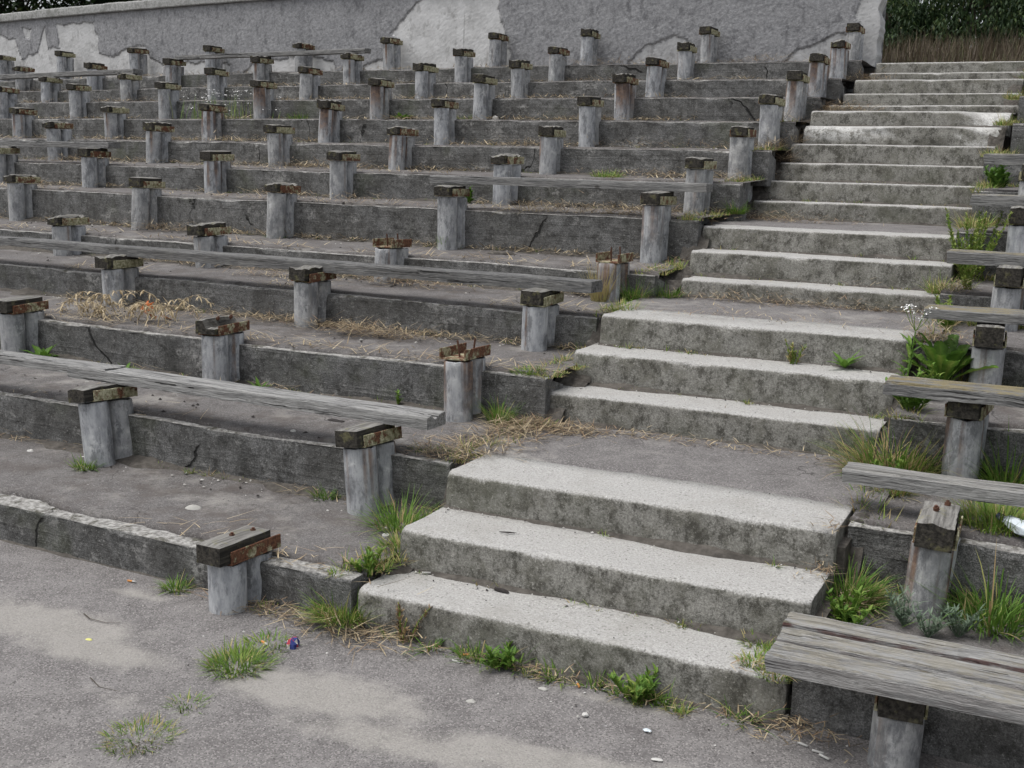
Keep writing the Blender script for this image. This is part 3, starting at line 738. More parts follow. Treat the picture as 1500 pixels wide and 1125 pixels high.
for (row, x, y, zf, zr) in PED:
    right = x > 0
    same = sorted([q[1] for q in PED if q[0] == row and (q[1] > 0) == right], key=abs)
    idx = same.index(x) + 1
    key = (row, idx) if not right else (row, -1)
    rr = random.Random(row * 31 + idx * 7 + (500 if right else 0))
    rust = RUST.get(key, rr.choice([0, 0, .05, .15, .3])) if not right else {0: .35, 1: .72, 2: .55, 3: .15, 4: .2, 5: .1, 6: .2}[row]
    empty = key in EMPTY
    sty = 'empty' if empty else 'rust' if rust > .5 else 'mid' if rust > .2 else 'clean'
    if right: lab = '%s right of the stairs, %s row from the front' % (LOOK[sty], ORD[row + 1])
    elif idx == len(same) and len(same) > 1: lab = '%s farthest left in the %s row from the front' % (LOOK[sty], ORD[row + 1])
    elif idx == 1: lab = '%s just left of the stairs in the %s row' % (LOOK[sty], ORD[row + 1])
    else: lab = '%s, %s left from the stairs in the %s row' % (LOOK[sty], ORD[idx], ORD[row + 1])
    tl = TILT.get(key, (rr.uniform(-.025, .025), rr.uniform(-.03, .03)))
    if right: tl = ({1: -.01}.get(row, 0), {1: .055, 0: .02}.get(row, .01))
    e = tag(ob('bench_pedestal', None, None, (x, y + .075, zr), (tl[0], tl[1], rr.uniform(-.05, .05))), lab, 'pedestal', 'bench pedestals of the stand')
    for s, dy in ((0, -.075), (1, .0755)):
        o = ob('post', PIPES[rr.randrange(6)], e, (rr.uniform(-.006, .006), dy, -.004 * s - .003), (rr.uniform(-.02, .02), rr.uniform(-.02, .02), rr.uniform(0, 6.28)))
        o.color = (rust if s == 0 else rust * .6, rr.random() * .8, 0, 1)
    yaw = rr.uniform(-.07, .07)
    c = ob('channel', CHANS[rr.randrange(4)], e, (0, 0, .001), (rr.uniform(-.02, .03), rr.uniform(-.02, .02), yaw))
    c.color = (0, {(2, 1): .25, (4, 2): .3, (4, 1): .35, (0, 1): .15, (2, 2): .25}.get(key, rr.uniform(.25, .75)), 0, 1)
    if not empty:
        bm = TALL[rr.randrange(2)] if right else BLOCKS[{(2, 2): 4, (0, 1): 0, (1, 1): 0, (1, 2): 1, (3, 1): 0}.get(key, rr.randrange(4))]
        ob('timber_block', bm, e, (rr.uniform(-.003, .003), -.028 + rr.uniform(-.012, .012), .0085), (rr.uniform(-.01, .03), 0, yaw))
        if key in ((0, 1), (2, 2)) or (right and row == 1):
            for dy, dx in ((-.04, -.01), (.05, .015)): ob('bolt', BOLT_S, e, (dx, dy, .07 if not right else .10), (rr.uniform(-.3, .3), rr.uniform(-.4, .4), 0))
    else:
        for dy, dx in ((-.05, .0), (.055, .02)): ob('bolt', BOLT_L, e, (dx, dy, .006), (rr.uniform(-.1, .1), rr.uniform(-.05, .05), rr.uniform(0, 6)))

# ------------------------------------------------------------------ planks
def plank_mesh(L, w, h, seed, res=.04, crook=.0, split=0.0, rot=0):
    """along +x from 0 to L, y -w/2..w/2, z 0..h"""
    xs = [0, .004] + frange(0, L, res)[1:-1] + [L - .004, L]
    V, F = [], []
    sec = [(-.5, 0), (-.25, 0), (.25, 0), (.5, 0), (.5, .5), (.5, .82), (.485, .93), (.44, 1), (.2, 1), (-.1, 1), (-.3, 1), (-.44, 1), (-.485, .93), (-.5, .82), (-.5, .5)]
    n = len(sec)
    for x in xs:
        en = 0.96 if x in (xs[0], xs[-1]) else 1.0
        cr = crook * math.sin(math.pi * x / L) + .003 * fbm(x * 1.3, seed)
        ce = sstep(.25, 0, min(x, L - x))
        for k, (a, b) in enumerate(sec):
            g = .0022 * nz(x * 2.2, a * 40, b * 30 + seed) + .0012 * nz(x * 11, a * 60 + seed, b * 20)
            z = h * (.5 + (b - .5) * en) + g * (1 + 1.5 * ce) + cr
            if rot and b == 1: z -= rot * h * max(0, fbm(x * 5, a * 5, seed) - .05) * (.3 + ce)
            if split and abs(a + .1) < .01 and b == 1: z -= h * split * ce
            y = w * a * (.985 + .015 * en) + g * 1.2 + .004 * nz(x * 1.1, seed)
            xo = .010 * nz(a * 9 + seed, b * 7, x) * (1 if x in (xs[0], xs[-1]) else 0) + (.012 * nz(a * 30, b * 12, seed) if x in (xs[0], xs[-1]) else 0)
            V.append((x + xo, y, z))
    for i in range(len(xs) - 1):
        for k in range(n):
            j = (k + 1) % n; a = i * n
            F.append((a + k, a + n + k, a + n + j, a + j))
    F.append(tuple(range(n))); F.append(tuple((len(xs) - 1) * n + k for k in range(n - 1, -1, -1)))
    F = [tuple(reversed(f)) for f in F]
    return me('plank', V, F, M['plank'])
def plank(p0, p1, w, h, seed, label, lich=0.0, paint=0.0, pale=.25, **kw):
    """p0, p1: middle of the top face at both ends"""
    a, b = Vector(p0), Vector(p1); d = b - a; L = d.length
    o = ob('bench_plank', plank_mesh(L, w, h, seed, **kw), None, a - Vector((0, 0, h)), (0, -math.asin(d.z / L), math.atan2(d.y, d.x)))
    o.color = (lich, paint, pale, 1)
    return tag(o, label, 'plank', 'weathered bench planks')
plank((-3.6, .985, .634), (-2.10, .945, .640), .135, .047, 21, 'thin rotten plank end lying behind the long plank, second row far left', rot=.5, pale=.8)
plank((-2.36, .955, .632), (-.20, .915, .624), .150, .058, 22, 'grey splintered plank across two pedestals of the second row', res=.02, rot=.45, split=.25, pale=.9)
plank((-6.9, 2.83, 1.098), (-3.69, 2.60, 1.100), .14, .055, 23, 'grey plank in the fourth row running out of the left edge', pale=.05)
plank((-3.685, 2.60, 1.101), (-.10, 2.50, 1.099), .15, .065, 24, 'long dark grey plank across three pedestals of the fourth row', pale=.0)
plank((-2.06, 4.125, 1.628), (.035, 4.09, 1.628), .13, .055, 25, 'grey plank bridging two pedestals of the sixth row beside the stairs')
plank((-9.2, 5.47, 1.84), (-6.13, 5.09, 1.84), .14, .055, 26, 'plank on the seventh row reaching the left edge of the photo')
plank((-13.4, 9.18, 2.84), (-8.96, 8.42, 2.84), .15, .06, 27, 'dark plank on the eleventh row at the far left')
plank((-8.95, 9.17, 3.075), (-5.70, 8.84, 3.075), .12, .05, 28, 'thin plank on the twelfth row below the wall')
plank((1.53, 1.055, .60), (3.0, 1.05, .60), .125, .055, 31, 'bare grey plank on the second row right of the stairs', lich=.1, pale=.7)
plank((1.595, 1.545, .873), (3.0, 1.54, .873), .22, .05, 32, 'plank with ochre lichen on the third row right of the stairs', lich=.9)
plank((1.63, 2.41, 1.10), (3.0, 2.405, 1.10), .22, .05, 33, 'lichen-spotted plank above the white-flowered weed, fourth row right', lich=.8)
plank((1.625, 3.27, 1.32), (3.0, 3.265, 1.32), .18, .066, 34, 'plank with yellowish top on the fifth row right of the stairs', lich=.7)
plank((1.655, 4.04, 1.615), (3.0, 4.035, 1.615), .17, .066, 35, 'dark plank end on the sixth row right of the stairs', lich=.4)
plank((1.65, 4.80, 1.865), (3.0, 4.795, 1.865), .16, .066, 36, 'highest short plank end jutting in at the right edge', lich=.3)
bs = tag(ob('park_bench', None, None, (1.55, -.08, .28)), 'complete bench seat of three grey planks at the lower right corner', 'bench')
for i, (dy, L0) in enumerate(((.146, .0), (.010, .008), (-.120, .012))):
    o = ob('plank', plank_mesh(1.75, (.100 if i != 2 else .112), [.056, .055, .053][i], 41 + i, res=.018, split=.12, rot=.12), bs, (L0, dy, 0), (0, 0, -.012))
    o.color = (.3, [.8, .3, .1][i], .75, 1)

# ------------------------------------------------------------------ vegetation builders
class Veg:
    def __init__(s): s.V, s.F, s.T = [], [], []
    def blade(s, b, az, L, wd, lean, bend, tint, segs=4, kink=0):
        ca, sa = math.cos(az), math.sin(az); px, py = -sa, ca
        x, y, z = b; n0 = len(s.V); st_ = L / segs; th = lean
        for i in range(segs + 1):
            q = i / segs; ww = wd * (1 - q ** 1.6) * (.75 + .5 * q if q < .4 else 1) * .5
            if i == segs: s.V.append((x, y, z)); s.T.append(tint)
            else:
                s.V.append((x - px * ww, y - py * ww, z)); s.V.append((x + px * ww, y + py * ww, z)); s.T += [tint, tint]
            x += ca * math.sin(th) * st_; y += sa * math.sin(th) * st_; z += math.cos(th) * st_
            th += bend / segs
        for i in range(segs - 1): s.F.append((n0 + 2 * i, n0 + 2 * i + 1, n0 + 2 * i + 3, n0 + 2 * i + 2))
        i = segs - 1; s.F.append((n0 + 2 * i, n0 + 2 * i + 1, n0 + 2 * i + 2))
    def tuft(s, p, n, h, spread, r, tint=(.05, .5), wd=.004, lean=.7, bend=1.1, dry=.12):
        for _ in range(int(n * 1.9)):
            a = r.uniform(0, 6.283); d = spread * math.sqrt(r.random()) * .6
            L = h * r.uniform(.35, 1.05); tn = r.uniform(*tint)
            if r.random() < dry: tn = r.uniform(.65, .95)
            az = a + r.uniform(-.7, .7)
            s.blade((p[0] + d * math.cos(a), p[1] + d * math.sin(a), p[2] - .006), az, L, wd * 1.35 * r.uniform(.6, 1.3), min(1.2, lean * 1.3) * math.sqrt(r.random()), r.uniform(.05, bend), tn)
        for _ in range(int(n * .9)):                                   # short basal mat
            a = r.uniform(0, 6.283); d = spread * r.random() ** .7 * .62
            s.blade((p[0] + d * math.cos(a), p[1] + d * math.sin(a), p[2] - .004), r.uniform(0, 6.283), h * r.uniform(.15, .5), wd * 1.3 * r.uniform(.6, 1.2), r.uniform(.2, 1.25), r.uniform(0, .5), min(1, r.uniform(*tint) * .9 + (.5 if r.random() < dry * 1.5 else 0)), 3)
    def leaf(s, b, az, L, wd, lean, bend, tint, segs=6, fold=.25, ser=0.0, blunt=False, rib=.10):
        ca, sa = math.cos(az), math.sin(az); px, py = -sa, ca
        x, y, z = b; n0 = len(s.V); th = lean; st_ = L / segs
        for i in range(segs + 1):
            q = i / segs; ww = wd * .5 * (math.sin(math.pi * min(1, .06 + q * .94) ** .8) + .06) * (1 + ser * (-1) ** i)
            if blunt: ww = wd * .5 * (.18 + .82 * math.sin(math.pi * min(1.0, (.02 + q) ** 1.5 * .80))) * (1 if q < .98 else .45) * (1 + ser * math.sin(i * 2.3 + L * 90))
            up = fold * ww * (1 + .5 * math.sin(i * 1.9 + wd * 300))
            s.V.append((x - px * ww, y - py * ww, z + up)); s.V.append((x, y, z)); s.V.append((x + px * ww, y + py * ww, z + up))
            s.T += [tint, min(1, tint + rib), tint]
            x += ca * math.sin(th) * st_; y += sa * math.sin(th) * st_; z += math.cos(th) * st_; th += bend / segs
        for i in range(segs):
            a = n0 + 3 * i
            s.F.append((a, a + 1, a + 4, a + 3)); s.F.append((a + 1, a + 2, a + 5, a + 4))
    def stem(s, pts, r0, r1, tint):
        n = 5; b = len(s.V)
        for k, p in enumerate(pts):
            rr = lerp(r0, r1, k / (len(pts) - 1))
            for i in range(n):
                a = 2 * math.pi * i / n; s.V.append((p[0] + rr * math.cos(a), p[1] + rr * math.sin(a), p[2])); s.T.append(tint)
        for k in range(len(pts) - 1):
            for i in range(n):
                j = (i + 1) % n; s.F.append((b + k * n + i, b + k * n + j, b + (k + 1) * n + j, b + (k + 1) * n + i))
    def straws(s, p, n, L, sx, sy, r, tint=(.1, .9), wd=.003, az=None, lift=.02):
        for _ in range(n):
            x, y = p[0] + r.gauss(0, sx), p[1] + r.gauss(0, sy)
            a = r.uniform(0, 6.283) if az is None else az + r.gauss(0, .5)
            s.blade((x, y, p[2] + r.uniform(.002, lift)), a, L * r.uniform(.35, 1.1), wd * r.uniform(.6, 1.4), r.uniform(1.2, 1.52), r.uniform(-.1, .45), r.uniform(*tint), 3)
    def obj(s, name, mat, parent=None): return ob(name, me(name, s.V, s.F, mat, False, {'tint': s.T}), parent)

def grass(p, n, h, spread, label, seed, name='grass_tuft', group='grass tufts', **kw):
    v = Veg(); v.tuft(p, n, h, spread, random.Random(seed), **kw); return tag(v.obj(name, M['grass']), label, 'grass', group)

# ---- foreground and left of the stairs
grass((-.172, -.48, .0), 230, .095, .16, 'largest bright green grass clump on the foreground asphalt', 1, lean=1.35, bend=1.1, tint=(.2, .58))
grass((-.19, -.30, 0), 130, .06, .14, 'low green grass patch beside the blue wrapper', 2, lean=1.1, tint=(.2, .55))
grass((-.123, -.785, 0), 60, .055, .09, 'smallest sparse grass tuft in the foreground', 3, lean=1.3, tint=(.15, .5), wd=.003)
grass((-.10, -1.02, 0), 240, .055, .17, 'spreading fine grass patch nearest the lower left corner', 4, lean=1.2, tint=(.15, .6), wd=.0028, dry=.3)
grass((-.846, -.03, 0), 70, .095, .07, 'grass tuft at the foot of the front kerb', 5, lean=.9)
grass((-.40, -.02, 0), 40, .05, .09, 'short grass round the front pedestal foot', 6, lean=1.0, tint=(.3, .7))
grass((-.07, .01, .03), 260, .15, .17, 'yellow-green grass at the left end of the lowest step', 7, lean=.9, tint=(.2, .62), dry=.25)
grass((-.20, .62, .18), 150, .20, .16, 'long green grass blades between pedestal and third step', 8, lean=.95, tint=(.1, .5))
grass((-.06, .40, .18), 80, .13, .12, 'small grass tuft beside the second step', 9, lean=1.0, tint=(.2, .6), dry=.3)
grass((-.23, 1.60, .45), 90, .18, .09, 'upright grass by the riser right of the empty channel pedestal', 10, lean=.6, tint=(.1, .5))
grass((-.17, 1.78, .69), 110, .05, .14, 'short grass along the riser edge above the straw mound', 11, lean=1.1, tint=(.2, .6))
grass((-2.02, .65, .187), 70, .095, .09, 'grass tuft at the foot of the leftmost second-row pedestal', 12, lean=.9)
grass((-.72, .82, .19), 60, .085, .09, 'grass in the riser joint behind the leaning second-row pedestal', 13, lean=.8, tint=(0, .35))
grass((-.14, 3.20, .93), 110, .20, .12, 'green grass right of the golden straw by the fourth riser', 14, lean=.9, tint=(.05, .4))
grass((.03, 3.36, .945), 100, .13, .13, 'grass tuft at the left end of the seventh step', 15, lean=1.0, tint=(.1, .5))
grass((-1.84, 3.90, 1.115), 60, .125, .07, 'fresh grass at the foot of a sixth-row pedestal', 16, lean=.4, bend=.5, tint=(.3, .5))
grass((-1.12, 5.2, 1.645), 150, .10, .20, 'bright grass tuft on the eighth terrace', 17, lean=1.1, tint=(.3, .55))
grass((-3.40, 4.0, 1.11), 60, .06, .14, 'low grass at a pedestal foot, middle of the sixth row', 18, lean=1.1)
grass((-5.55, 7.25, 2.15), 120, .15, .22, 'green grass on the tenth terrace beside the flowering patch', 19, lean=.8)
grass((-3.37, 7.12, 2.15), 120, .11, .18, 'bright low grass on the tenth terrace', 20, lean=.9, tint=(.25, .5))
grass((.03, 4.80, 1.42), 110, .14, .10, 'weedy grass beside the tenth step', 21, lean=.9, tint=(.1, .5))
# ---- right of the stairs
grass((1.635, .68, .19), 260, .20, .11, 'dense grass at the right end of the second step', 22, lean=1.0, tint=(.05, .42), wd=.005)
v = Veg(); rr = random.Random(5); v.tuft((1.66, 1.60, .455), 260, .32, .24, rr, tint=(.1, .6), lean=1.0, dry=.2, wd=.0045); v.tuft((1.60, 1.55, .455), 170, .26, .22, rr, tint=(.80, 1.0), lean=1.1); v.tuft((1.62, 1.52, .455), 160, .14, .22, rr, tint=(.0, .3), lean=1.2, wd=.007)
tag(v.obj('grass_clump', M['grass']), 'tall tangled grass clump between the stairs and third-row pedestal', 'grass', 'grass tufts')
grass((2.10, 1.60, .46), 110, .30, .16, 'long grass behind the second-row plank at the right edge', 24, lean=.8, tint=(.1, .5), wd=.005)
grass((2.12, .72, .19), 130, .30, .20, 'long dark grass right of the rust-streaked pedestal', 25, lean=.9, tint=(.05, .4), wd=.0055, dry=.08)
grass((2.10, 1.12, .435), 420, .16, .26, 'bright yellow-green grass beside the crushed bottle', 26, lean=.8, tint=(.3, .62), wd=.0035)
grass((1.56, 3.58, 1.06), 70, .16, .10, 'thin grass at the right end of the eighth step', 27, lean=.7, tint=(.3, .75))

grass((1.66, .78, .19), 160, .10, .12, 'dry tangled grass mat between the second step and right riser', 28, lean=1.2, tint=(.6, .9), dry=.5)
grass((1.72, 2.28, .71), 120, .12, .12, 'grass round the foot of the large rosette', 29, lean=1.0, tint=(.1, .6))
grass((1.67, 1.35, .44), 140, .13, .13, 'half-dry grass at the right end of the third landing edge', 30, lean=1.0, tint=(.3, .9))
grass((1.64, 4.45, 1.39), 140, .16, .14, 'yellowish grass beside the tenth step at the right', 32, lean=.9, tint=(.3, .85))
grass((-.03, 2.75, .91), 120, .10, .14, 'low mossy grass left of the sixth step landing', 33, lean=1.2, tint=(.2, .7))
def plant(label, cat='plant'):
    return tag(ob('weed_plant'), label, cat)
# broad-leaved rosette
e = tag(ob('rosette_weed', None, None, (0, 0, 0)), 'large broad-leaved green rosette under the fourth-row plank', 'plant'); v = Veg(); r = random.Random(3)
for i in range(22):
    a = i * 2.4 + r.uniform(-.3, .3); L = r.uniform(.20, .29)
    v.leaf((1.735 + .015 * math.cos(a), 2.36 + .015 * math.sin(a), .735), a, L, r.uniform(.058, .078), r.uniform(.1, .55) if i > 7 else r.uniform(.55, .95), r.uniform(.3, .9), r.uniform(.0, .26), 12, .35, .07, True, .30)
v.obj('leaves', M['grass'], e)
# white-flowered stem
e = tag(ob('white_flower_weed'), 'slender weed with white flower heads in front of the rosette', 'plant'); v = Veg(); r = random.Random(4); fl = Veg()
B = Vector((1.585, 2.28, .775)); v.stem([B + Vector((.004 * i, .003 * i, .052 * i)) for i in range(5)], .004, .003, .35)
top = B + Vector((.016, .012, .21))
for i in range(12):
    a = r.uniform(0, 6.28); z = r.uniform(.0, .16); v.leaf(tuple(B + Vector((0, 0, z))), a, r.uniform(.05, .10), .018, r.uniform(.5, .9), .5, r.uniform(.1, .4), 5)
for (dx, dz) in ((-.055, .105), (-.015, .085), (.02, .06), (.075, .11), (.035, .095), (-.035, .12)):
    q = top + Vector((dx, r.uniform(-.03, .03), dz)); v.stem([top, top.lerp(q, .5) + Vector((0, 0, -.01)), q], .002, .0015, .4)
    for _ in range(16):
        a = r.uniform(0, 6.28); o = Vector((r.gauss(0, .011), r.gauss(0, .011), r.gauss(0, .006))); fl.leaf(tuple(q + o), a, .011, .009, r.uniform(.6, 1.4), .3, .5, 2, .1)
v.obj('stem', M['grass'], e); fl.obj('flower_heads', M['petal'], e)
# tall bushy weeds
def bushy(base, n, h, spread, label, seed, tint=(.2, .6), lw=.012, ll=.035, name='tall_weed'):
    e = tag(ob(name), label, 'plant', None); v = Veg(); r = random.Random(seed)
    for _ in range(n):
        a = r.uniform(0, 6.28); d = r.uniform(0, spread); H = h * r.uniform(.55, 1.05)
        p0 = Vector(base) + Vector((math.cos(a) * d * .3, math.sin(a) * d * .3, -.01)); p1 = p0 + Vector((math.cos(a) * d, math.sin(a) * d, H))
        pts = [p0.lerp(p1, q) + Vector((0, 0, .02 * math.sin(q * 3.1))) for q in (0, .25, .5, .75, 1)]
        v.stem(pts, .003, .0015, .45)
        for k in range(int(H / .0045)):
            q = r.uniform(.12, 1); p = p0.lerp(p1, q)
            v.leaf(tuple(p), r.uniform(0, 6.28), ll * 1.25 * r.uniform(.5, 1.2) * (1.15 - q * .6), lw * 1.2 * (1.1 - .5 * q), r.uniform(.3, 1.1), .5, r.uniform(*tint), 3)
    v.obj('foliage', M['grass'], e); return e
bushy((1.69, 3.90, 1.12), 20, .44, .19, 'bushy pale green tall weed between stairs and sixth-row plank', 1, (.3, .62))
bushy((1.715, 3.45, 1.06), 3, .33, .03, 'single pale green weed spike behind the fourth-row plank', 2, (.35, .6), .014, .04)
bushy((1.72, 5.30, 1.62), 7, .22, .12, 'dark green leafy weed near the upper right edge', 3, (.02, .25), .03, .06)
bushy((1.66, 1.86, .69), 10, .17, .10, 'low leafy green weed below the third-row plank end', 4, (.08, .35), .018, .05)
bushy((1.03, 2.33, .772), 6, .13, .05, 'half-dry weed in the joint below the sixth step', 5, (.3, .95), .008, .03)
bushy((-.85, 1.66, .46), 2, .11, .02, 'single seedling on the third terrace by the splintered plank', 6, (.2, .4), .012, .03)
bushy((-2.08, 4.72, 1.41), 4, .14, .05, 'small green weed under the sixth-row plank', 7, (.1, .3), .02, .04)
bushy((.20, -.03, .0), 7, .17, .09, 'reddish dry weed at the foot of the lowest step', 8, (.82, 1.0), .008, .03)
bushy((1.655, 1.40, .435), 9, .15, .09, 'bright leafy weed at the right end of the lower landing', 9, (.15, .5), .016, .04)
bushy((1.70, 2.12, .70), 8, .16, .09, 'small bright weed below the fourth-row plank end', 10, (.15, .5), .014, .04)
bushy((1.68, 2.95, .92), 9, .18, .10, 'pale leafy weed beside the sixth landing at right', 11, (.25, .6), .014, .04)
bushy((1.67, .44, .185), 8, .13, .08, 'leafy weed between the second step and the silver wormwood', 12, (.1, .45), .016, .04)
bushy((.62, -.05, .0), 7, .10, .07, 'low leafy weed left of the middle below the lowest step', 13, (.05, .4), .014, .045)
bushy((1.10, -.05, .0), 8, .11, .08, 'low leafy weed right of the middle below the lowest step', 14, (.1, .5), .014, .045)
bushy((-.06, .15, .15), 7, .10, .07, 'small weed in the gap left of the lowest step tread', 15, (.15, .55), .014, .04)
def rosette(base, n, L, wd, label, seed, tint=(.05, .3)):
    e = tag(ob('leaf_rosette'), label, 'plant'); v = Veg(); r = random.Random(seed)
    for i in range(n):
        a = i * 2.4 + r.uniform(-.3, .3); v.leaf(tuple(base), a, L * r.uniform(.7, 1.1), wd, r.uniform(.5, 1.2), r.uniform(.2, .6), r.uniform(*tint), 6, .3, .1)
    v.obj('leaves', M['grass'], e)
rosette((-3.40, 1.66, .455), 10, .15, .045, 'dark broad-leaved weed beside the leftmost third-row pedestal', 1)
rosette((1.285, 2.32, .775), 9, .12, .03, 'green leafy weed in the joint below the sixth step', 2)
rosette((-2.69, 1.62, .455), 13, .09, .02, 'low spreading weed left of the half-rotten block pedestal', 3)
rosette((-1.70, 1.60, .455), 13, .09, .022, 'low dark green weed right of the half-rotten block pedestal', 4)
rosette((-4.2, 7.15, 2.16), 12, .17, .05, 'bright leafy weed on the tenth terrace between pedestals', 5, (.2, .4))
# silver wormwood at the right pedestal
e = tag(ob('silver_weed'), 'silvery green wormwood at the foot of the rust-streaked right pedestal', 'plant'); v = Veg(); r = random.Random(9)
for (cx_, cy_) in ((1.845, .56), (1.93, .50), (2.02, .55)):
    for _ in range(16):
        a = r.uniform(0, 6.28); H = r.uniform(.05, .12); p0 = Vector((cx_, cy_, .18)); p1 = p0 + Vector((math.cos(a) * .06, math.sin(a) * .05, H)); v.stem([p0, p0.lerp(p1, .5), p1], .002, .001, .5)
        for k in range(9): v.leaf(tuple(p0.lerp(p1, r.uniform(.2, 1))), r.uniform(0, 6.28), r.uniform(.02, .045), .006, r.uniform(.4, 1.2), .4, r.random(), 3)
v.obj('foliage', M['silver'], e)
# flowering patch high on the left
e = tag(ob('flowering_weed'), 'pale flowering weeds between pedestals on the tenth terrace', 'plant'); v = Veg(); fl = Veg(); r = random.Random(12)
for _ in range(170):
    x, y, h = r.gauss(-6.6, .32), r.gauss(7.25, .16), r.uniform(.10, .34); v.blade((x, y, 2.14), r.uniform(0, 6.28), h, .006, r.uniform(0, .4), r.uniform(0, .5), r.uniform(.2, .65))
    if r.random() < .45: 
        for _ in range(3): fl.leaf((x + r.gauss(0, .03), y + r.gauss(0, .03), 2.14 + h), r.uniform(0, 6.28), .016, .014, 1.1, .3, .5, 2, .1)
kind(v.obj('stems', M['grass'], e), 'stuff'); kind(fl.obj('flower_heads', M['petal'], e), 'stuff')
# golden straw tuft in front of the fifth-row empty pedestal
grass((-.30, 3.07, .925), 90, .27, .09, 'golden dry grass in front of the empty pedestal by the stairs', 31, name='dry_grass_tuft', group='dry grass tufts', tint=(.74, .84), lean=.35, bend=.5, wd=.004, dry=0)
# dry fern-like plant with curled stems
e = tag(ob('dry_weed'), 'withered tan weed with arching stems on the fourth terrace at left', 'plant'); v = Veg(); r = random.Random(15)
for i in range(16):
    az = r.uniform(-.9, .9) + (math.pi if i % 3 == 0 else 0); x, y, z = -3.1 + r.gauss(0, .22), 2.02 + r.gauss(0, .06), .69; th = r.uniform(.1, .7); L = r.uniform(.25, .48); pts = []
    for k in range(9):
        pts.append(Vector((x, y, z))); x += math.cos(az) * math.sin(th) * L / 8; y += .5 * math.sin(az) * math.sin(th) * L / 8; z = max(.695, z + math.cos(th) * L / 8); th += r.uniform(.18, .34)
    v.stem(pts, .004, .002, .5)
    for p in pts[2:]:
        for _ in range(6): v.leaf(tuple(p), r.uniform(0, 6.28), r.uniform(.025, .06), .010, r.uniform(1.3, 2.6), .6, r.uniform(.2, .7), 3)
v.straws((-3.1, 2.02, .69), 420, .20, .28, .12, r, (.1, .8), lift=.07)
kind(v.obj('stems', M['straw'], e), 'stuff')
# hanging straw tussock
v = Veg(); r = random.Random(16)
for _ in range(60): v.blade((-1.30 + r.gauss(0, .10), 4.10 + r.gauss(0, .04), 1.40), r.uniform(3.6, 5.2), r.uniform(.12, .30), .004, r.uniform(.9, 1.35), r.uniform(.4, 1.4), r.uniform(.4, .8), 5)
for _ in range(130): v.blade((-1.0 + r.gauss(0, .26), 4.14 + r.gauss(0, .04), 1.40), r.uniform(0, 6.28), r.uniform(.08, .22), .004, r.uniform(1.1, 1.5), r.uniform(0, .3), r.uniform(.3, .8), 3)
tag(v.obj('straw_tussock', M['straw']), 'pale straw tussock hanging over the seventh riser', 'straw')

# ---- uncountable: straw litter, small weeds in the joints, crumbs
def H_at(x, y):
    if 0 <= x <= W:
        z = 0.0
        for a, b in zip(SY, SZ):
            if y >= a: z = b
        return z
    c = cy(x); t = 0
    for k in range(1, 13):
        if y >= TY[k] + c: t = k
    if t == 0: return 0.0
    return lerp(TZ[t], TB[t], min(1, (y - c - TY[t]) / (TY[t + 1] - TY[t]))) + .004
v = Veg(); r = random.Random(21)
for (x, y, n, L, sx, sy) in [(.10, 1.60, 240, .12, .13, .05), (-.06, 1.48, 220, .17, .09, .12), (-.12, 1.12, 160, .10, .12, .10), (-.2, .95, 120, .08, .10, .05), (.45, 1.66, 160, .07, .25, .035), (1.1, 1.66, 130, .06, .3, .03),
    (-1.40, 2.28, 150, .14, .22, .06), (-1.62, 3.05, 110, .15, .25, .07), (-2.55, 3.02, 110, .13, .3, .07), (-.8, 4.2, 130, .14, .35, .06), (-4.5, 4.0, 90, .14, .25, .07), (-4.1, 5.42, 120, .14, .4, .06), (-3.0, 4.15, 120, .14, .5, .05), (-.4, 4.3, 80, .12, .25, .06),
    (.15, 5.15, 140, .12, .18, .06), (.55, 3.35, 150, .11, .3, .04), (.4, 4.95, 90, .10, .25, .06), (1.62, 1.58, 120, .1, .06, .06), (1.64, .66, 200, .07, .06, .06), (-.35, -.02, 110, .09, .15, .05), (.05, -.10, 70, .14, .14, .05), (.8, -.05, 80, .06, .5, .02), (1.58, -.02, 90, .07, .12, .05),
    (-.0, 6.2, 150, .26, .06, .2), (.25, 7.2, 170, .2, .15, .10), (.2, 8.6, 100, .2, .12, .1), (-.3, 6.15, 60, .16, .2, .05), (-2.55, 8.65, 60, .2, .3, .04), (-.75, 8.65, 60, .2, .25, .04), (-1.9, 7.05, 70, .15, .4, .04), (-7, 5.4, 80, .14, .6, .06), (-6.6, 4.3, 60, .12, .4, .06), (1.2, 3.38, 110, .08, .2, .03), (1.66, 3.3, 80, .1, .06, .08), (.75, 2.62, 60, .07, .4, .05), (-5.6, 6.2, 60, .14, .5, .05), (-.9, 5.35, 90, .13, .4, .06), (-2.6, 6.15, 70, .13, .6, .05), (-1.1, 6.15, 60, .13, .4, .05), (-9, 8.2, 60, .2, .6, .05), (-3, .9, 60, .09, .5, .05), (-2.3, 2.35, 110, .1, .5, .06), (1.66, 2.6, 100, .1, .07, .1), (-1.3, 1.5, 40, .08, .5, .06)]:
    for _ in range(int(n * (2.4 if y < 2 else 4.2))):
        px, py = x + r.gauss(0, sx), y + r.gauss(0, sy)
        v.blade((px, py, H_at(px, py) + abs(r.gauss(0, .018 if y < 2 else .03)) + .003), r.uniform(0, 6.283), L * r.uniform(.35, 1.1), .0046 * r.uniform(.6, 1.4), r.uniform(1.2, 1.55), r.uniform(-.15, .4), r.choice([0, .05, .2, .4, .6, .8, 1, 1]), 3)
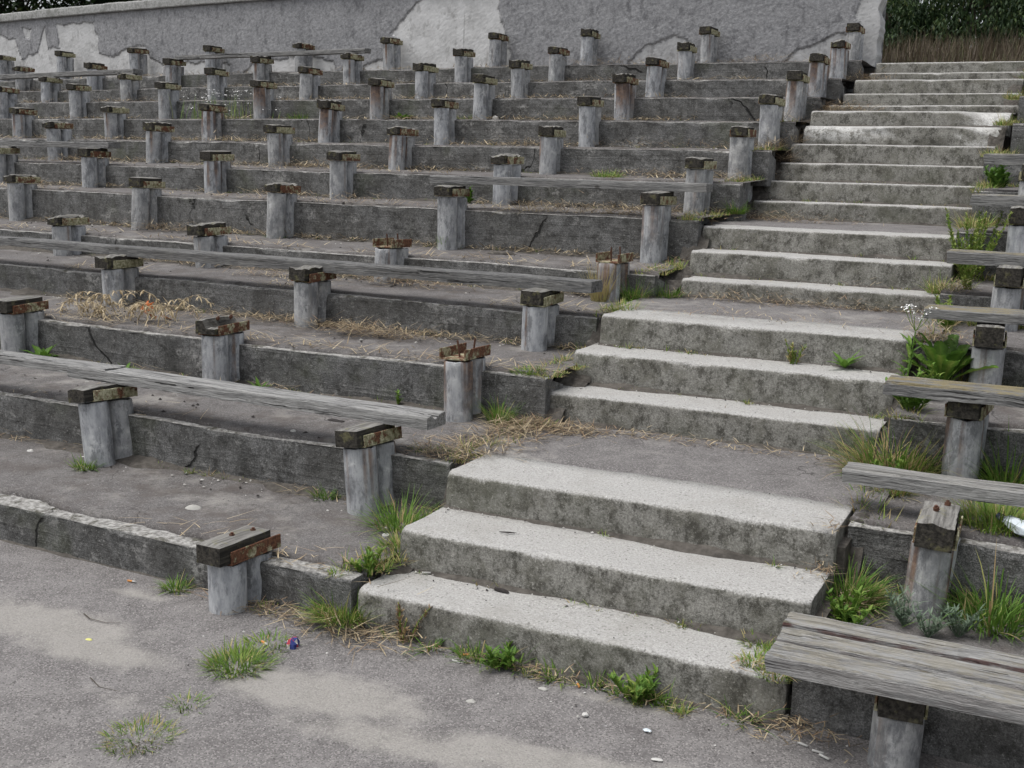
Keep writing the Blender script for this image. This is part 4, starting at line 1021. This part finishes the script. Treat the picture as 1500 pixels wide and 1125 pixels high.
for t in range(1, 13):
    nn = 90 if t in (1, 2) else 1300
    c0 = 0
    while c0 < nn:
        x = r.uniform(max(LEFT[t] + 2.2, -13), -.05)
        foot = r.random() < .6
        if fbm(x * .8, t * 4.4, 6) + (.15 if t > 2 else -.1) < 0: c0 += .3; continue
        y = (TY[t + 1] - abs(r.gauss(0, .05)) - .01 if foot else TY[t] + abs(r.gauss(0, .10)) + .05) + cy(x)
        v.blade((x, y, H_at(x, y) + r.uniform(.003, .022)), r.uniform(0, 6.283), r.uniform(.05, .17), (.004 + .0006 * t) * r.uniform(.6, 1.4), r.uniform(1.2, 1.55), r.uniform(-.15, .4), r.uniform(.1, 1), 3); c0 += 1
kind(v.obj('dry_straw', M['straw']), 'stuff', 'dry straw and grass litter scattered over the terraces')
v = Veg(); r = random.Random(22)
for k in range(1, 13):                                                     # along the foot of every step
    n = 90 if k == 1 else 30
    y = SY[k - 1]; z = (SZ[k - 2] if k > 1 else 0)
    for _ in range(n):
        x = r.uniform(.05, W) if k > 1 else r.uniform(-.1, W + .05)
        if k in (3,) and r.random() < .6: continue
        if fbm(x * 3.3, k * 5.5, 4) < .05: continue
        v.tuft((x, y - r.uniform(.005, .04 if k > 1 else .09), z), r.randint(3, 9), r.uniform(.02, .06 if k > 1 else .09), .025, r, (.05, .8), .0032, 1.1, 1.0, .3)
for x in (.46, .50, .60, .64, .80, .84, 1.06, 1.10, 1.14, 1.20, 1.42, 1.47, .33, .95):
    x += r.uniform(-.015, .015); v.tuft((x, -.035, 0), r.randint(8, 18), r.uniform(.09, .17), .05, r, (.05, .5), .0045, 1.0, 1.0, .15)
for t in range(1, 12):
    for _ in range(26 if t < 5 else 40):
        x = r.uniform(max(LEFT[t] + 2, -9), -.1); s = TY[t + 1] + cy(x)
        v.tuft((x, s - r.uniform(.01, .05), TB[t]), r.randint(3, 12), r.uniform(.02, .07), .04, r, (.05, .85), .0035, 1.0, 1.0, .35)
    for _ in range(22):
        x = r.uniform(W + .04, 2.6); v.tuft((x, TY[t + 1] - .04, TB[t]), r.randint(8, 20), r.uniform(.06, .19), .07, r, (.0, .8), .004, .9, 1.0, .25)
for _ in range(200):
    x = r.uniform(W, W + .13); y = r.uniform(.05, 7.5); v.tuft((x, y, H_at(W + .05, y) - .01), r.randint(6, 18), r.uniform(.04, .14), .06, r, (.0, .85), .004, 1.0, 1.0, .35)
for _ in range(260):
    x = r.uniform(-.15, .02); y = r.uniform(.02, 6.5); v.tuft((x, y, H_at(-.05, y)), r.randint(5, 14), r.uniform(.03, .09), .05, r, (.1, .8), .0035, 1.1, 1.0, .35)
for (x, y, z) in ((1.45, .10, .146), (1.53, .03, .146), (1.42, .26, .146), (1.56, .12, .146), (1.5, .2, .146), (-.2, 1.0, .43), (-.12, 1.15, .435), (-.3, .98, .43)):
    v.tuft((x, y, z), 60, .05, .09, r, (.2, .65), .0035, 1.3, .8, .2)
kind(v.obj('small_weeds', M['grass']), 'stuff', 'small weeds and grass growing in the joints of steps and terraces')
def crumbs():
    V, F, fm = [], [], []; r = random.Random(33)
    def one(x, y, z, s, m):
        b = len(V); a0 = r.uniform(0, 6)
        for i in range(5):
            a = a0 + i * 1.2566; V.append((x + s * math.cos(a) * r.uniform(.6, 1.2), y + s * math.sin(a) * r.uniform(.6, 1.2), z - .001))
        V.append((x + r.uniform(-.3, .3) * s, y + r.uniform(-.3, .3) * s, z + s * r.uniform(.3, .8)))
        for i in range(5): F.append((b + i, b + (i + 1) % 5, b + 5)); fm.append(m)
    def mt(): q = r.random(); return 0 if q < .3 else 1 if q < .7 else 2
    for _ in range(700):
        k = r.randint(1, 15); x = r.uniform(0, W); y = SY[k - 1] - abs(r.gauss(0, .03)) - .004; one(x, y, (SZ[k - 2] if k > 1 else 0) + .002, r.uniform(.002, .007), mt())
    for _ in range(900):
        t = r.randint(1, 11); x = r.uniform(max(LEFT[t] + 2, -7), -.05); y = TY[t + 1] + cy(x) - abs(r.gauss(0, .10)) - .01; one(x, y, H_at(x, y) + .002, r.uniform(.003, .010), mt())
    for _ in range(420):
        t = r.randint(2, 10); x = r.uniform(max(LEFT[t] + 2, -7), -.05); y = r.uniform(TY[t] + .05, TY[t + 1] - .02) + cy(x); one(x, y, H_at(x, y) + .002, r.uniform(.006, .016), 2 if r.random() < .8 else 1)
    for _ in range(130): x = r.uniform(-2.2, 2.2); y = -abs(r.gauss(0, .35)) - .01; one(x, y, .003, r.uniform(.002, .006), mt())
    for _ in range(300): x = r.uniform(0, W); y = r.uniform(0, 6); one(x, y, H_at(x, y) + .004, r.uniform(.0015, .004), 1 if r.random() < .5 else 2)
    m = me('grit', V, F, None, False, None, [M['white'], M['stone'], M['brown']], fm); kind(ob('grit', m), 'stuff', 'loose grit and crumbs of concrete on steps and terraces')
crumbs()

# ------------------------------------------------------------------ litter
def butt_mesh(Lf, Lw, crush):
    V, F, fm = [], [], []; n = 9; rows = [(0, 0), (0, .0039), (Lf, .004), (Lf + .0003, .0039), (Lf + Lw, .0038 * crush), (Lf + Lw, 0)]
    for k, (x, rr) in enumerate(rows):
        for i in range(n):
            a = 2 * math.pi * i / n; V.append((x, rr * math.cos(a), .004 + rr * math.sin(a)))
    for k in range(len(rows) - 1):
        for i in range(n):
            j = (i + 1) % n; F.append((k * n + i, k * n + j, (k + 1) * n + j, (k + 1) * n + i)); fm.append(0 if k < 2 else 1)
    return me('cigarette_butt', V, F, None, True, None, [M['orange'], M['white']], fm)
BUTT, LONGB = butt_mesh(.024, .016, .8), butt_mesh(.0, .034, .9)
for (x, y, z, a, m, lab) in [(-1.072, -.06, .004, .1, BUTT, 'orange cigarette butt near the front kerb at left'), (.455, -.03, .003, .3, BUTT, 'orange cigarette butt in the weeds below the lowest step'), (.445, -.09, .002, -.2, LONGB, 'white cigarette stub just below the lowest step, left of centre'),
    (.754, -.04, .002, 1.9, BUTT, 'upright-lying orange butt below the middle of the lowest step'), (.913, -.07, .002, 2.2, BUTT, 'orange and white butt right of the middle of the lowest step'), (1.064, -.055, .002, .4, BUTT, 'tan butt nearest the weeds at the right of the lowest step'),
    (1.64, -.10, .002, -.3, LONGB, 'white stub farthest left of three by the right bench'), (1.690, -.128, .002, -.1, LONGB, 'white stub in the middle of three by the right bench'), (1.715, -.145, .003, -.5, LONGB, 'white stub farthest right of three by the right bench'),
    (-.20, -.315, .02, -.4, BUTT, 'pale butt caught in the grass beside the blue wrapper'), (.11, .27, .148, .5, LONGB, 'white stub at the left end of the lowest step tread')]:
    o = ob('cigarette_butt', m, None, (x, y, z), (0, 0, a)); tag(o, lab, 'cigarette butt', 'cigarette butts')
def lump(name, loc, sx, sy, sz, mat, label, cat, seed, rot=0, n=10, rough=.35, mats=None):
    V, F = [], []; rows = 6
    for k in range(rows + 1):
        ph = math.pi * k / rows
        for i in range(n):
            a = 2 * math.pi * i / n; d = Vector((math.sin(ph) * math.cos(a), math.sin(ph) * math.sin(a), math.cos(ph)))
            q = 1 + rough * fbm(d.x * 1.7 + seed, d.y * 1.7, d.z * 1.7)
            V.append((d.x * sx * q, d.y * sy * q, max(-.25 * sz, d.z * sz * q) + .25 * sz))
    for k in range(rows):
        for i in range(n):
            j = (i + 1) % n; F.append((k * n + i, (k + 1) * n + i, (k + 1) * n + j, k * n + j))
    fm = None
    if mats: r = random.Random(seed); fm = [r.choice([0, 0, 0, 0, 1, 2]) for _ in F]
    o = ob(name, me(name, V, F, mat, False, None, mats, fm), None, loc, (0, 0, rot)); return tag(o, label, cat)
lump('foil_wrapper', (-.105, -.267, .0), .030, .026, .028, None, 'crumpled blue foil wrapper beside the foreground grass', 'wrapper', 3, .3, 12, .6, [M['blue'], M['red'], M['white']])
lump('pebble', (.645, -.33, 0), .017, .012, .005, M['stone'], 'pale flat pebble on the asphalt below the lowest step', 'pebble', 4)
lump('pebble', (.812, -.134, 0), .018, .010, .005, M['stone'], 'dull flat stone chip close to the lowest step', 'pebble', 5)
lump('pebble', (1.004, -.239, 0), .012, .010, .007, M['white'], 'small white pebble right of the foreground centre', 'pebble', 6)
lump('paper_scrap', (1.297, -.397, 0), .017, .009, .003, M['white'], 'white paper scrap at the bottom edge', 'paper', 7, .3)
lump('bark_scrap', (.458, .255, .146), .035, .008, .010, M['brown'], 'curled dark scrap on the lowest step tread', 'scrap', 8, -.1)
lump('bark_scrap', (-.96, 1.25, .437), .055, .02, .010, M['brown'], 'dark bark scrap on the third terrace behind the plank', 'scrap', 9)
lump('wire_scrap', (.37, .478, .297), .034, .004, .004, M['brown'], 'small black wire scrap on the second step', 'scrap', 10, .3)
lump('white_ball', (-3.05, 7.05, 2.155), .035, .035, .04, M['white'], 'small white ball on the tenth terrace', 'ball', 11, 0, 12, .05)
lump('dirt_clod', (-1.328, 3.80, 1.105), .12, .05, .018, M['earth'], 'flat brown dirt clod on the sixth terrace', 'dirt', 12)
lump('pebble', (-2.50, .74, .186), .022, .016, .012, M['white'], 'white pebble on the second terrace left of the pedestal', 'pebble', 13)
lump('pebble', (-1.025, .993, .427), .016, .012, .009, M['white'], 'white pebble on the third terrace above the riser', 'pebble', 14)
lump('yellow_scrap', (-.773, -.559, 0), .014, .008, .003, M['pale_yellow'], 'tiny yellow scrap on the left foreground sand', 'scrap', 15)
lump('blue_scrap', (1.21, -.239, 0), .014, .010, .003, M['silver'] if False else M['bottle'], 'tiny pale blue scrap on the right foreground asphalt', 'scrap', 16)
# shard of pottery: curved shell
V, F = [], []
for k in range(5):
    for i in range(12):
        a = 2 * math.pi * i / 12; rr = .036 * (1 - k / 4 * .999); V.append((rr * math.cos(a) * 1.15, rr * math.sin(a) * .8, .006 + .016 * (1 - (rr / .036) ** 2)))
for k in range(4):
    for i in range(12): j = (i + 1) % 12; F.append((k * 12 + i, k * 12 + j, (k + 1) * 12 + j, (k + 1) * 12 + i))
o = ob('plaster_shard', me('plaster_shard', V, F, M['stone'], True), None, (-1.125, .40, .178), (.25, .05, .2)); sm_ = o.modifiers.new('thickness', 'SOLIDIFY'); sm_.thickness = .004
tag(o, 'curved pale shard on the second terrace above the kerb', 'shard')
# bottle cap
V, F = [], []; n = 24; rows = [(.0, 0.0), (.0135, 0.0), (.015, .002), (.015, .010), (.0135, .012), (0, .0122)]
for (rr, z) in rows:
    for i in range(n):
        a = 2 * math.pi * i / n; q = rr * (1 + (.03 if i % 2 and .002 <= z <= .010 else 0)); V.append((q * math.cos(a), q * math.sin(a), z))
for k in range(5):
    for i in range(n): j = (i + 1) % n; F.append((k * n + i, k * n + j, (k + 1) * n + j, (k + 1) * n + i))
tag(ob('bottle_cap', me('bottle_cap', V, F, M['white']), None, (-.192, .49, .183), (.1, .05, 0)), 'white plastic bottle cap left of the second step', 'bottle cap')
# crushed bottle
e = tag(ob('plastic_bottle', None, None, (2.15, 1.0, .475), (0, 0, 2.2)), 'crushed clear plastic bottle in the grass at the right edge', 'bottle')
V, F = [], []; n = 14; prof = [(0, .0), (.0, .026), (.02, .031), (.06, .029), (.09, .031), (.13, .027), (.15, .016), (.165, .012), (.18, .012)]
for k, (x, rr) in enumerate(prof):
    for i in range(n):
        a = 2 * math.pi * i / n; q = rr * (1 + .35 * nz(x * 40, math.cos(a) * 2, math.sin(a) * 2)); V.append((x - .09, q * math.cos(a), q * math.sin(a) * .8))
for k in range(len(prof) - 1):
    for i in range(n): j = (i + 1) % n; F.append((k * n + i, k * n + j, (k + 1) * n + j, (k + 1) * n + i))
ob('body', me('body', V, F, M['bottle']), e)
V, F = [], []
for (x, rr) in ((.088, 0), (.088, .014), (.104, .014), (.104, 0)):
    for i in range(n): a = 2 * math.pi * i / n; V.append((x, rr * math.cos(a), rr * math.sin(a)))
for k in range(3):
    for i in range(n): j = (i + 1) % n; F.append((k * n + i, k * n + j, (k + 1) * n + j, (k + 1) * n + i))
ob('cap', me('cap', V, F, M['blue']), e)
# fallen maple leaves
def maple(loc, rot, s, label):
    V = [(0, 0, .012)]; pts = []
    for i, (a, q) in enumerate([(0, 1), (18, .45), (38, .85), (58, .4), (80, .75), (110, .35), (140, .55), (180, .25), (220, .55), (250, .35), (280, .75), (302, .4), (322, .85), (342, .45)]):
        V.append((math.cos(math.radians(a)) * q * s, math.sin(math.radians(a)) * q * s, .004 + .03 * abs(nz(i * .7, s * 30))))
    F = [(0, i, i % 14 + 1) for i in range(1, 15)]
    b = len(V); V += [(-.25 * s, .002, .006), (-.25 * s, -.002, .006), (-.8 * s, -.002, .014), (-.8 * s, .002, .014)]; F.append((b, b + 1, b + 2, b + 3))
    o = ob('fallen_leaf', me('fallen_leaf', V, F, M['leaf_orange']), None, loc, rot); mo = o.modifiers.new('thickness', 'SOLIDIFY'); mo.thickness = .001
    tag(o, label, 'leaf', 'orange fallen leaves')
maple((-3.22, 2.36, .73), (.9, .1, .6), .075, 'upper of two curled orange leaves by the withered weed')
maple((-2.96, 2.13, .71), (.5, .2, 2.4), .085, 'lower of two curled orange leaves by the withered weed')
maple((-2.86, 2.16, .70), (-.4, .3, .4), .06, 'small orange leaf right of the two larger ones')
def twig(pts, rr, label):
    v = Veg(); v.stem([Vector(p) for p in pts], rr, rr * .5, .9); tag(v.obj('twig', M['bark']), label, 'twig')
twig([(-.96, -.40, .006), (-.9, -.43, .009), (-.83, -.425, .006), (-.78, -.40, .008)], .003, 'dark bent twig on the left foreground asphalt')
twig([(-.53, -.79, .004), (-.45, -.83, .006), (-.37, -.82, .004)], .0022, 'thin pale twig in the left foreground')
twig([(-9.05, 8.25, 2.66), (-8.93, 8.22, 2.52), (-8.85, 8.18, 2.40)], .006, 'bent stalk leaning beside the eleventh-row plank end')

# ------------------------------------------------------------------ dry bank and trees behind
v = Veg(); r = random.Random(44)
for _ in range(12000):
    x = r.uniform(-1.6, 4.2); y = r.uniform(9.72, 14.2); h = r.uniform(.15, .5) * (1 if y > 10.6 else .55) * (.8 + .5 * nz(x * 1.5, y * 1.5))
    v.blade((x, y, 2.82 + .40 * sstep(9.7, 13.5, y)), r.uniform(0, 6.28), h, .010, r.uniform(0, .45), r.uniform(0, .6), r.choice([.9, .95, 1.0, 1.0, 1.0, .98, .97, .55]), 3)
kind(v.obj('dry_grass', M['bank']), 'stuff', 'tall dry brown grass on the bank above the stairs')
def tree(base, H, rad, low, nclump, nleaf, leaf, label, seed, droop=0.0, group='trees behind the stand', name='tree'):
    e = tag(ob(name, None, None, base), label, name, group); r = random.Random(seed)
    tv = Veg(); pts = [Vector((.15 * nz(seed, i * .5), .15 * nz(seed + 9, i * .5), H * i / 8 - .1)) for i in range(8)]
    tv.stem(pts, .04 + H * .018, .03, .5)
    cl = []
    for k in range(nclump):
        for _ in range(30):
            d = Vector((r.uniform(-1, 1), r.uniform(-1, 1), r.uniform(-1, 1)))
            if d.length < 1: break
        z = low + (H - low) * (d.z * .5 + .5); sc = 1.0 - .45 * max(0, d.z)
        c = Vector((d.x * rad * sc, d.y * rad * sc, z)); cl.append(c)
        if k % 4 == 0:
            s = pts[min(7, max(1, int(8 * max(.1, (z - .25 * H)) / H)))]; tv.stem([s, s.lerp(c, .5) + Vector((0, 0, .1)), c], .03, .008, .5)
    lv = Veg()
    for c in cl:
        cr = rad * r.uniform(.16, .32); tone = r.uniform(-.2, .25)
        for _ in range(nleaf):
            o = Vector((r.gauss(0, 1), r.gauss(0, 1), r.gauss(0, .8 + droop))) * cr * .55; p = c + o
            if p.z < .05: continue
            L = leaf * r.uniform(.6, 1.3); tn = max(0, min(1, .35 + tone + r.gauss(0, .24)))
            a = r.uniform(0, 6.28); lean = r.uniform(.8, 2.4) if not droop else r.uniform(1.8, 3.0)
            lv.leaf(tuple(p), a, L, L * (.55 if not droop else .35), lean, .5, tn, 2, .15)
    tv.obj('trunk', M['bark'], e); lv.obj('crown', M['treeleaf'], e)
for i, (x, y, H, rad, low) in enumerate([(-2.3, 17.4, 7.5, 1.7, .3), (-.55, 16.6, 7.0, 1.5, .15), (.75, 16.4, 7.5, 1.5, .15), (2.1, 16.6, 7.2, 1.5, .15), (3.5, 16.2, 7.0, 1.6, .2)]):
    tree((x, y, 3.2), H, rad, low, 120, 190, .08, ['dark drooping tree leftmost behind the bank, beside the wall end', 'dark drooping tree second from the wall end', 'dark tree in the middle of the row behind the bank', 'dark tree near the right edge behind the bank', 'rightmost dark tree behind the bank'][i], 50 + i, .5)
for i, (x, y, H, rad, low) in enumerate([(-19.5, 16.0, 4.6, 2.5, .5), (-16.4, 16.4, 4.4, 2.2, .6), (-13.6, 16.9, 3.9, 1.9, .8), (-11.2, 18.0, 3.7, 1.8, 1.0)]):
    tree((x, y, 3.1), H, rad, low, 170, 130, .14, ['dark leafy tree above the wall at the upper left corner', 'second tree from the left above the wall', 'tree above the wall with gaps of sky', 'farthest small tree showing above the wall coping'][i], 70 + i)

for i, (x, y, H, rad) in enumerate([(-1.7, 14.9, 1.5, .85), (-.55, 14.7, 1.15, .85), (.55, 14.9, 1.4, .9), (1.65, 14.7, 1.2, .9), (2.8, 14.8, 1.5, .95)]):
    tree((x, y, 3.15), H, rad,   .1, 60, 150, .075, ['bushy shrub behind the bank nearest the wall end', 'second bushy shrub from the wall end behind the bank', 'middle bushy shrub behind the dry bank', 'bushy shrub right of the middle behind the dry bank', 'rightmost bushy shrub behind the dry bank'][i], 90 + i, .25, 'shrubs behind the bank', 'shrub')
